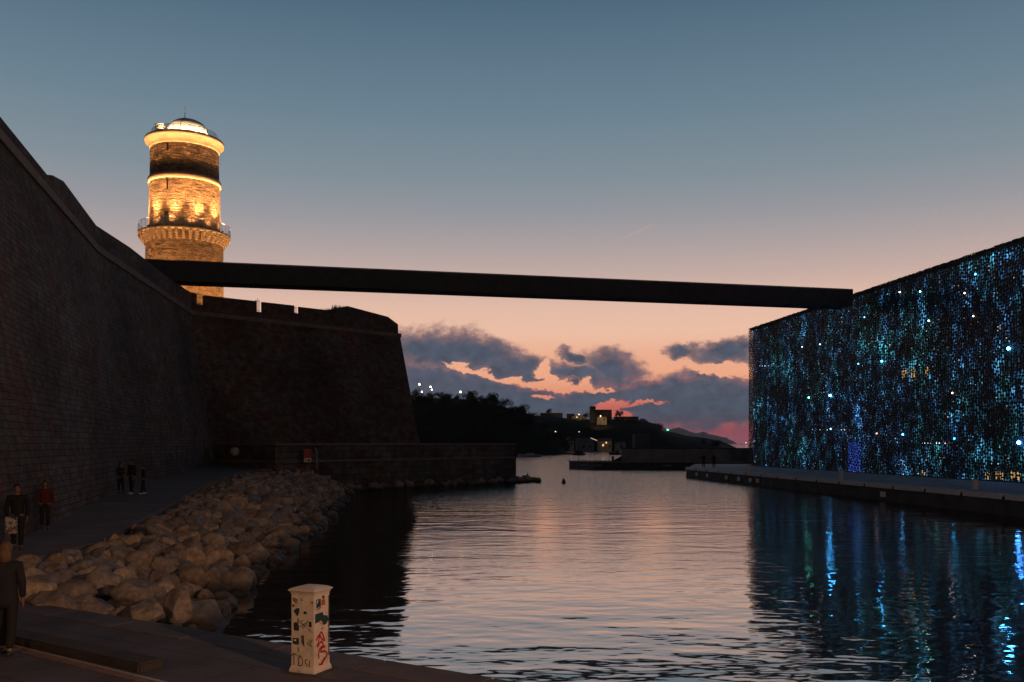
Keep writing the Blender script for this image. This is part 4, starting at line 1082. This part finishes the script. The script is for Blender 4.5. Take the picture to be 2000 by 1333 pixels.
# ------------------------------------------------------------ buoys and boats
for px, py, D, lab in ((1101, 943, 99, 'black conical buoy floating alone in the open channel'), (1030, 933, 115, 'black conical buoy floating behind the rocks at the sea wall end')):
    e = empty('buoy', (P(px, py, D).x, D, WATER), 0, lab, 'buoy')
    bm = BM(); lathe(bm, [(.01, -.15), (.2, -.1), (.24, .08), (.19, .18), (.11, .42), (.05, .5), (.01, .52)], 16); obj('float', bm, M_black, e, True)
    bm = BM(); tube(bm, (0, 0, .5), (0, 0, .62), .025, seg=6); obj('top_ring', bm, M_black, e)
def hull(L_, B_, H, bow=.35):
    bm = BM(); n_ = 12; rows_ = []
    for i in range(n_+1):
        f = i/n_; w = B_/2*(1 if f < 1-bow else math.sqrt(max(0, 1-((f-(1-bow))/bow)**2)))
        w = max(w, .02); x_ = -L_/2+L_*f; sheer = H*(1+.35*f*f)
        rows_.append([bm.verts.new(p) for p in ((x_, -w, sheer), (x_, -w*.85, H*.35), (x_, -w*.35, -.2), (x_, w*.35, -.2), (x_, w*.85, H*.35), (x_, w, sheer), (x_, w*.9, sheer-.06), (x_, -w*.9, sheer-.06))])
    for a_, b_ in zip(rows_, rows_[1:]):
        for k in range(8): bm.faces.new((a_[k], a_[(k+1) % 8], b_[(k+1) % 8], b_[k]))
    bm.faces.new(rows_[0]); bm.faces.new(list(reversed(rows_[-1]))); bmesh.ops.recalc_face_normals(bm, faces=bm.faces); return bm
q = P(1034, 893, 287)
e = empty('motor_boat', (q.x, 287, WATER), R(178), 'low pale grey motor boat moored under the wooded headland', 'boat')
obj('hull', hull(7.2, 2.3, .75), simple('boat_grp', (.3, .31, .33), .4, .1), e, True)
bm = BM(); box(bm, (-1.6, -.8, .65), (1.0, .8, 1.15), None, .15); obj('cabin', bm, simple('boat_cabin', (.4, .42, .45), .4, .1), e)
bm = BM(); box(bm, (.4, -.7, 1.12), (.5, .7, 1.5), Matrix.Rotation(R(0), 3, 'Y')); obj('windscreen', bm, M_darkwin, e)
q = P(1203, 888, 340)
e = empty('inflatable_boat', (q.x, 340, WATER), R(180), 'dark open boat with an outboard motor and a light at its stern', 'boat')
obj('hull', hull(5.2, 2.0, .8), M_black, e, True)
bm = BM(); box(bm, (-.9, -.4, .6), (.1, .4, 1.6), None, .08); obj('console', bm, M_black, e)
bm = BM(); box(bm, (-2.9, -.2, .3), (-2.5, .2, 1.1), None, .06); obj('outboard_motor', bm, M_black, e)
bm = BM(); ball(bm, (-2.4, 0, 1.5), .16, 1); obj('stern_light', bm, lamp_mat('stern_light', (1, .5, .35), 8), e)
q = P(1114, 886, 350)
e = empty('dinghy', (q.x, 350, WATER), R(175), 'small low dark dinghy left of the lamp mast', 'boat')
obj('hull', hull(3.6, 1.5, .55), M_black, e, True)
bm = BM(); box(bm, (-.3, -.6, .45), (.1, .6, .55)); obj('thwart', bm, M_black, e)
q = P(1131, 887, 330)
e = empty('covered_boat', (q.x, 330, WATER), R(0), 'dark boat under a peaked cover behind the lamp mast', 'boat')
obj('hull', hull(4.6, 2.0, .5), M_black, e, True)
bm = BM(); vs = [bm.verts.new(p) for p in ((-1.9, -.9, .5), (1.9, -.9, .5), (1.9, .9, .5), (-1.9, .9, .5), (-.9, 0, 1.9), (.9, 0, 1.7))]
for f in ((0, 1, 5, 4), (2, 3, 4, 5), (1, 2, 5), (3, 0, 4), (3, 2, 1, 0)): bm.faces.new([vs[i] for i in f])
obj('cover', bm, M_black, e)

# ------------------------------------------------------------ headlands
def headland(name, prof, D, depth, mat, zb=-1.5, seed=0, rough=1.0, front=None, kindname=None):
    """terrain rising from the water: prof = (photo x, crest y); built as a ridge with real depth"""
    bm = BM(); cols_ = []
    N = 8
    xs = [prof[0][0]+(prof[-1][0]-prof[0][0])*i/90 for i in range(91)]
    for px in xs:
        py = interp(prof, px); D2 = D+depth*.45
        zc = EYE+(866-py)/F*D2
        col_ = []
        for k in range(N+1):
            f = k/N; dd = D+depth*f*1.0; shp = math.sin(min(1, f/.45)*math.pi/2)**.8 if f <= .45 else math.cos((f-.45)/.55*math.pi/2)
            X_ = (px-1000)/F*D2; Xf = X_*(.9+.1*f) if False else X_
            zz = zb+(zc-zb)*shp
            if 0 < k < N: zz += rough*noise.noise(Vector((X_*.05+seed, dd*.05, 0)))*(0 if abs(f-.45) < .07 else 1)
            col_.append(bm.verts.new((Xf*dd/D2, dd, zz)))
        cols_.append(col_)
    for a_, b_ in zip(cols_, cols_[1:]):
        for k in range(N): bm.faces.new((a_[k], b_[k], b_[k+1], a_[k+1]))
    o = obj(name, bm, mat, None, True); tag(o, kind='structure'); return o
headland('headland', [(560, 790), (700, 782), (800, 778), (850, 776), (905, 778), (960, 786), (1000, 800), (1040, 814), (1075, 838), (1095, 860), (1108, 884)], 352, 90, M_hill, seed=1, rough=1.5)
headland('hill', [(960, 815), (1040, 812), (1100, 816), (1150, 818), (1200, 818), (1250, 820), (1285, 828), (1292, 840), (1330, 852), (1400, 866), (1440, 878), (1456, 884)], 495, 140, M_hill, seed=5, rough=1.5)
headland('hill', [(1270, 838), (1300, 842), (1340, 851), (1390, 858), (1420, 866), (1442, 878)], 760, 120, M_hill, seed=9, rough=1)
headland('hill', [(560, 700), (800, 770), (960, 812), (1200, 850)], 900, 200, M_hill, seed=12, rough=1)
M_mtn = simple('mountain_rock', (.10, .10, .10), .95, .2, .002, 0)
headland('mountains', [(1180, 836), (1240, 836), (1288, 830), (1296, 836), (1308, 840), (1318, 836), (1328, 835), (1340, 840), (1350, 844), (1362, 846), (1374, 843), (1384, 848), (1400, 851), (1415, 855), (1428, 860), (1440, 867)], 9000, 1800, M_mtn, zb=-20, seed=20, rough=12)

# trees
def leaf_mesh(seed, r_, h, n_, size, lean=0):
    rnd = random.Random(seed); bm = BM()
    cl = [(Vector((rnd.gauss(0, r_*.45), rnd.gauss(0, r_*.45), h*rnd.uniform(.3, .95))), rnd.uniform(.3, .55)*r_) for _ in range(14)]
    for i in range(n_):
        c, cr = rnd.choice(cl); d_ = Vector((rnd.gauss(0, 1), rnd.gauss(0, 1), rnd.gauss(0, .8))).normalized()
        p = c+d_*cr*rnd.uniform(.5, 1.15); s_ = size*rnd.uniform(.6, 1.3)
        a_ = Vector((rnd.gauss(0, 1), rnd.gauss(0, 1), rnd.gauss(0, 1))).normalized(); b_ = a_.orthogonal().normalized()
        bm.faces.new([bm.verts.new(p+a_*s_), bm.verts.new(p+b_*s_*.5), bm.verts.new(p-a_*s_), bm.verts.new(p-b_*s_*.5)])
    return bm
def tree_proto(seed, r_, h, label):
    e = empty('tree', (0, 0, -500), 0, label, 'tree')
    bm = BM(); rnd = random.Random(seed)
    tube(bm, (0, 0, -1), (.1, 0, h*.45), .16, .1, 7)
    for k in range(6):
        a_ = rnd.uniform(0, 6.28); tube(bm, (.1, 0, h*rnd.uniform(.25, .45)), (math.cos(a_)*r_*.6, math.sin(a_)*r_*.6, h*rnd.uniform(.55, .85)), .07, .02, 5)
    obj('trunk', bm, M_bark, e); obj('crown', leaf_mesh(seed, r_, h, 900, .24 if r_ < 3 else .34), M_leaf, e)
    return e
protos = [tree_proto(31, 2.2, 3.6, ''), tree_proto(32, 3.0, 4.6, ''), tree_proto(33, 1.8, 4.8, ''), tree_proto(34, 2.6, 3.2, '')]
used = set()
def plant(k, loc, s_, label, group):
    if k in used: e = copy_tree(protos[k])
    else: e = protos[k]; used.add(k)
    e.location = loc; e.scale = (s_,)*3; e.rotation_euler = (0, 0, rnd.uniform(0, 6.28)); tag(e, label, 'tree', group); return e
HP = [(790, 785), (820, 778), (850, 776), (905, 778), (960, 786), (1000, 800), (1040, 814), (1075, 838), (1095, 860), (1108, 884)]
for i in range(70):
    px = rnd.uniform(800, 1104); py = interp(HP, px)
    f = rnd.uniform(.0, 1)
    D = 352+90*(.45-.4*f); D2 = 392.5
    shp = math.sin(min(1, (.45-.4*f)/.45)*math.pi/2)**.8
    zc = EYE+(866-py)/F*D2; zz = -1.5+(zc+1.5)*shp
    plant(rnd.choice((0, 1, 3)), ((px-1000)/F*D, D, zz-.8), rnd.uniform(.55, .95), 'dark bushy tree on the wooded headland behind the sea wall', 'trees on the wooded headland')
for px, top_, k, s_, lab in ((812, 762, 0, 1.0, 'bush beside the lit lamps at the left end of the headland'), (843, 768, 2, .9, 'narrow tree below the twin lamps on the headland'), (916, 764, 2, 1.0, 'pointed tree just right of the lone headland lamp'), (962, 770, 1, 1.0, 'widest tree on the headland crest'), (948, 778, 0, .9, 'rounded tree left of the widest headland tree'), (985, 782, 3, 1.1, 'drooping tree where the headland crest falls away'),
                         (870, 773, 3, 1.0, 'flat topped tree on the crest between the lamps'), (893, 773, 0, .9, 'bush under the lone headland lamp'), (1002, 798, 0, .9, 'last tall tree at the right of the headland crest'), (1012, 804, 3, .8, 'low bush at the right end of the headland crest')):
    D = 392; z1 = EYE+(866-top_)/F*D; h = (3.6, 4.6, 4.8, 3.2)[k]*s_
    plant(k, ((px-1000)/F*D, D, z1-h), s_, lab, 'trees on the wooded headland')
for px, py, s_, lab in ((1073, 800, .8, 'small round tree on the flat hill top left of the fort'), (1205, 806, .9, 'thin tree right of the distant fort block'), (1212, 807, .8, 'second thin tree right of the distant fort block'), (1254, 818, .9, 'bush right of the long low building on the hill'), (1145, 808, .9, 'bush left of the distant square tower'), (1284, 828, 1.3, 'bush on the shoulder of the hill'), (1262, 822, 1.0, 'bush between the low building and the hill shoulder')):
    D = 560; z1 = EYE+(866-py)/F*D
    plant(rnd.choice((0, 3)) if 'thin' not in lab else 2, ((px-1000)/F*D, D, z1-3.6*s_), s_, lab, 'trees on the far hill')
for i in range(34):
    px = rnd.uniform(1110, 1420); D = 497+rnd.uniform(0, 30); zz = rnd.uniform(0, 9) if px < 1280 else rnd.uniform(-.5, 2.5)
    if 1236 < px < 1275: continue
    plant(rnd.choice((0, 1, 3)), ((px-1000)/F*D, D+18, zz), rnd.uniform(.7, 1.2), 'dark shrub on the slope of the far hill above the water', 'shrubs on the far hill slope')

# lamps on the headland
def street_lamp(px, py, D, h, col, s_, label, group=None, rad=.3, energy=0):
    z1 = EYE+(866-py)/F*D
    e = empty('street_lamp', ((px-1000)/F*D, D, z1-h), 0, label, 'street lamp', group)
    bm = BM(); tube(bm, (0, 0, -2), (0, 0, h-.1), .08, .05, 6); obj('pole', bm, M_black, e)
    bm = BM(); ball(bm, (0, 0, h), rad, 2); obj('lamp_head', bm, lamp_mat('street_lamp_glow', col, s_), e)
    if energy:
        lo = light('lamp_light', 'SPOT', (0, -1, h-.4), energy, col, e, shadow_soft_size=.2, spot_size=R(130), spot_blend=.6); lo.rotation_euler = (R(62), 0, 0)
for px, py, r_, lab in ((819, 751, .34, 'tallest lit lamp at the left of the headland'), (841, 756, .32, 'upper lamp of the pair on the headland'), (843.5, 761.5, .28, 'lower lamp of the pair on the headland'), (824, 765.5, .26, 'small pinkish lamp low among the headland bushes'), (899, 766, .36, 'lone bright lamp on the headland crest'), (797.5, 757, .2, 'faint lamp at the edge of the bastion')):
    street_lamp(px, py, 380, 5 if py < 760 else 3.6, (1, .78, .52), 14, lab, 'lamps on the headland', r_, energy=160 if px < 830 else 0)
street_lamp(1085, 843.5, 420, 5, (1, .75, .5), 2, 'small street lamp at the right foot of the headland', None, .28)
street_lamp(1304, 840, 560, 5, (.05, 1, .35), 9, 'green harbour light on the hill shoulder', None, .42)
street_lamp(1457, 865.3, 2600, 3, (1, .7, .5), 5, 'tiny far off light on the horizon at the edge of the lattice building', None, .9)
street_lamp(1173, 813, 520, 4.6, (1, .7, .35), 3, 'bright street lamp in front of the lit fort wall', None, .34, energy=900)
street_lamp(1131, 810, 545, 4, (1, .75, .4), 2.5, 'street lamp by the lit road left of the distant square tower', None, .3, energy=1300)
street_lamp(1127, 815.5, 545, 3, (1, .75, .4), 3, 'small low lamp under the street lamp by the lit road', None, .22)

# ------------------------------------------------------------ far buildings
def bld(name, x0, x1, ytop, ybot, D, mat, label, cat='building', dep=10, gable=0, wins=(), roofm=None, group=None):
    X0, X1 = (x0-1000)/F*D, (x1-1000)/F*D; z0 = EYE+(866-ybot)/F*D; z1 = EYE+(866-ytop)/F*D
    e = empty(name, ((X0+X1)/2, D, z0), 0, label, cat, group); w = (X1-X0)/2; h = z1-z0
    bm = BM(); box(bm, (-w, 0, -3), (w, dep, h)); obj('wall', bm, mat, e)
    bm = BM()
    if gable:
        vs = [bm.verts.new(p) for p in ((-w-.3, -.3, h), (w+.3, -.3, h), (w+.3, dep+.3, h), (-w-.3, dep+.3, h), (-w-.3, dep/2, h+gable), (w+.3, dep/2, h+gable))] if gable > 0 else \
             [bm.verts.new(p) for p in ((-w-.3, -.3, h), (-w-.3, dep+.3, h), (w+.3, dep+.3, h), (w+.3, -.3, h), (0, -.3, h-gable), (0, dep+.3, h-gable))]
        if gable > 0:
            for f in ((0, 1, 5, 4), (2, 3, 4, 5), (1, 2, 5), (3, 0, 4), (3, 2, 1, 0)): bm.faces.new([vs[i] for i in f])
        else:
            for f in ((0, 4, 3), (1, 2, 5), (0, 1, 5, 4), (4, 5, 2, 3), (0, 3, 2, 1)): bm.faces.new([vs[i] for i in f])
        bmesh.ops.recalc_face_normals(bm, faces=bm.faces)
    else: box(bm, (-w-.15, -.15, h+.001), (w+.15, dep+.15, h+.3))
    obj('roof', bm, roofm or M_roof, e)
    for (wx, wy, ww, wh, mt) in wins:
        xx = (wx-1000)/F*D-(X0+X1)/2; zz = EYE+(866-wy)/F*D-z0
        bm = BM(); box(bm, (xx-ww/2, -.12, zz-wh/2), (xx+ww/2, .1, zz+wh/2)); obj('window', bm, mt, e)
    return e
M_fdark = simple('far_fort_stone', (.10, .085, .07), .9, .2, .2, .1)
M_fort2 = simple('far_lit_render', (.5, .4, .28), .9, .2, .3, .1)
M_wlit = lamp_mat('lit_window_glow', (1, .62, .28), 1.2)
bld('fort_tower', 1153, 1163.5, 795, 822, 532, M_fdark, 'square dark tower of the distant fort on the hill', 'tower', 5, wins=((1158, 802, .5, 1.0, M_darkwin),), roofm=M_fdark)
bld('fort_block', 1163.6, 1195, 801.5, 820, 536, M_fdark, 'long dark block of the distant fort beside its square tower', 'building', 12, wins=((1190, 810, .7, 1.2, M_darkwin), (1168, 808, .7, 1, M_darkwin)), roofm=M_roof)
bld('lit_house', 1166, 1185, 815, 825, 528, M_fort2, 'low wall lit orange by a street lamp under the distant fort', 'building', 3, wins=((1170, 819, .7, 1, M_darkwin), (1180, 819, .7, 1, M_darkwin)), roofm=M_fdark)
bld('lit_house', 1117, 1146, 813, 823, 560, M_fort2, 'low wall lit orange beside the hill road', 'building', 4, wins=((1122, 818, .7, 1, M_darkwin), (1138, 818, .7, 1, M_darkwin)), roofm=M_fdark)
bld('hill_building', 1056, 1099, 808, 822, 560, M_fdark, 'long flat roofed dark building on the hill top at the left', 'building', 10, wins=((1065, 814, .8, .8, M_darkwin), (1080, 814, .8, .8, M_darkwin)), roofm=M_fdark)
bld('hill_building', 1108, 1122, 809.5, 818, 565, M_fdark, 'small dark flat roofed building between the road and the long building', 'building', 8, wins=((1114, 813, .8, .8, M_darkwin),), roofm=M_fdark)
bld('hill_building', 1202, 1247, 815, 828, 545, M_fdark, 'long low dark building with one pale window right of the fort', 'building', 10, wins=((1222, 819.5, .9, .8, simple('pale_window', (.5, .45, .45), .5)), (1212, 820, .8, .8, M_darkwin)), roofm=M_fdark)
bld('boat_house', 1106, 1121, 862, 882, 470, M_house, 'pale gabled house at the waterside, leftmost', 'house', 9, gable=-2.2, wins=((1117, 866, .9, 1.2, M_darkwin), (1112, 872, .8, 1.4, M_darkwin)))
bld('boat_shed', 1127, 1160, 866, 882, 474, simple('shed_render', (.2, .19, .2), .9, .2), 'wide grey boat shed with a sloping roof at the waterside', 'shed', 9, gable=2.6, wins=((1140, 873, 1.6, 1.6, M_darkwin), (1152, 873, 1.2, 1.4, M_darkwin)), roofm=simple('shed_roof', (.12, .11, .12), .8))
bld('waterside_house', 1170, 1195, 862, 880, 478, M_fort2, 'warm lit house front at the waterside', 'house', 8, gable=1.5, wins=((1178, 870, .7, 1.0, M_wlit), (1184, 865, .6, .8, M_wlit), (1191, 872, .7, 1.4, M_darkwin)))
bld('waterside_house', 1204, 1222, 868, 881, 480, M_house, 'small pale house with a dark door right of the warm lit house', 'house', 8, gable=1.2, wins=((1214, 873, 1.4, 1.6, M_darkwin),))
e = bld('ribbed_building', 1241, 1270, 849, 880, 484, simple('ribbed_concrete', (.12, .105, .105), .9, .2), 'tall dark ribbed building behind the breakwater', 'building', 12, wins=((1247, 873, 1.2, 1, M_darkwin), (1262, 873, 1.2, 1, M_darkwin)), roofm=M_conc)
bm = BM(); w = (1270-1241)/F*484/2
for k in range(12): box(bm, (-w+k*2*w/11-.12, -.3, 0), (-w+k*2*w/11+.12, -.001, 7.6))
obj('ribs', bm, M_conc, e)
bm = BM(); e = empty('lit_roof_edge', P(1160, 859, 468), 0, 'slanting glowing tube standing in for the lit roof edge of the boat shed', 'lamp')  # glowing tube drawn for the light along the roof edge
bm = BM(); tube(bm, (-1.6, 0, .8), (1.6, 0, -.5), .1, seg=6); obj('glow_tube', bm, lamp_mat('roof_edge_glow', (1, .62, .35), 1.2), e)
bm = BM(); box(bm, (-.05, .1, -3), (.05, .2, .1)); obj('post', bm, M_black, e)
M_cafe = lamp_mat('cafe_glow', (1, .78, .48), 3.2)
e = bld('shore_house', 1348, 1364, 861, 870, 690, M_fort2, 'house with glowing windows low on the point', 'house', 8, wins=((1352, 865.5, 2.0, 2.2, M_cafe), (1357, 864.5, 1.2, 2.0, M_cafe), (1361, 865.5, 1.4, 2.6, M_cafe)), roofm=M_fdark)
e = bld('shore_house', 1366, 1377, 862.5, 869.5, 694, M_house, 'smaller dimly lit house beside the glowing house', 'house', 8, wins=((1368.5, 865.5, .9, 1.2, M_wlit), (1373, 864.5, 1.2, .8, M_wlit)), roofm=M_fdark)
lo = light('house_light', 'SPOT', (0, -5, 4.5), 45, (1, .6, .3), bpy.data.objects['waterside_house'], shadow_soft_size=.3, spot_size=R(100), spot_blend=.8); lo.rotation_euler = (R(66), 0, 0)
# antenna on the hill
e = empty('antenna_mast', P(1032, 812, 480), 0, 'thin antenna mast on the hill crest', 'antenna')
bm = BM(); tube(bm, (0, 0, -3), (0, 0, 5.6), .09, .05, 5); obj('pole', bm, M_black, e)
bm = BM(); tube(bm, (-.5, 0, 4.6), (.5, 0, 4.6), .04, seg=5); obj('cross_arm', bm, M_black, e)

# ------------------------------------------------------------ street lamp behind the viewer that lights the near quay
for lx, ly, pw_, side, tgt in ((-5.5, -5, 1700, 'left', (-8, 30, 0)), (15, -7, 13000, 'right', (-6, 30, 0))):
    e = empty('street_lamp', (lx, ly, 0), 0, 'tall street lamp with a warm lantern on the quay, to the '+side+' behind the viewer', 'street lamp')
    bm = BM(); tube(bm, (0, 0, 0), (0, 0, 7.8), .1, .06, 10); obj('pole', bm, M_black, e)
    bm = BM(); tube(bm, (0, 0, 7.8), (0, .9, 8.1), .05, seg=8); obj('arm', bm, M_black, e)
    bm = BM(); box(bm, (-.2, .7, 8.1), (.2, 1.3, 8.22), None, .03); obj('lantern', bm, M_black, e)
    l = light('lantern_light', 'SPOT', (0, 1.0, 8.0), pw_, (1, .52, .28), e, spot_size=R(150), spot_blend=.7, shadow_soft_size=.2)
    aim(l, tgt)

# ------------------------------------------------------------ evening haze over the sea
bm = BM(); box(bm, (-16500, -400, -24), (16500, 15500, 330))
m = bpy.data.materials.new('haze_air'); m.use_nodes = True; nt_ = m.node_tree; nt_.nodes.clear()
pv = nt_.nodes.new('ShaderNodeVolumePrincipled'); pv.inputs['Color'].default_value = (.72, .82, .92, 1); pv.inputs['Density'].default_value = 5e-5; pv.inputs['Anisotropy'].default_value = .5
mo = nt_.nodes.new('ShaderNodeOutputMaterial'); nt_.links.new(pv.outputs[0], mo.inputs['Volume'])
tag(obj('haze', bm, m), kind='stuff')
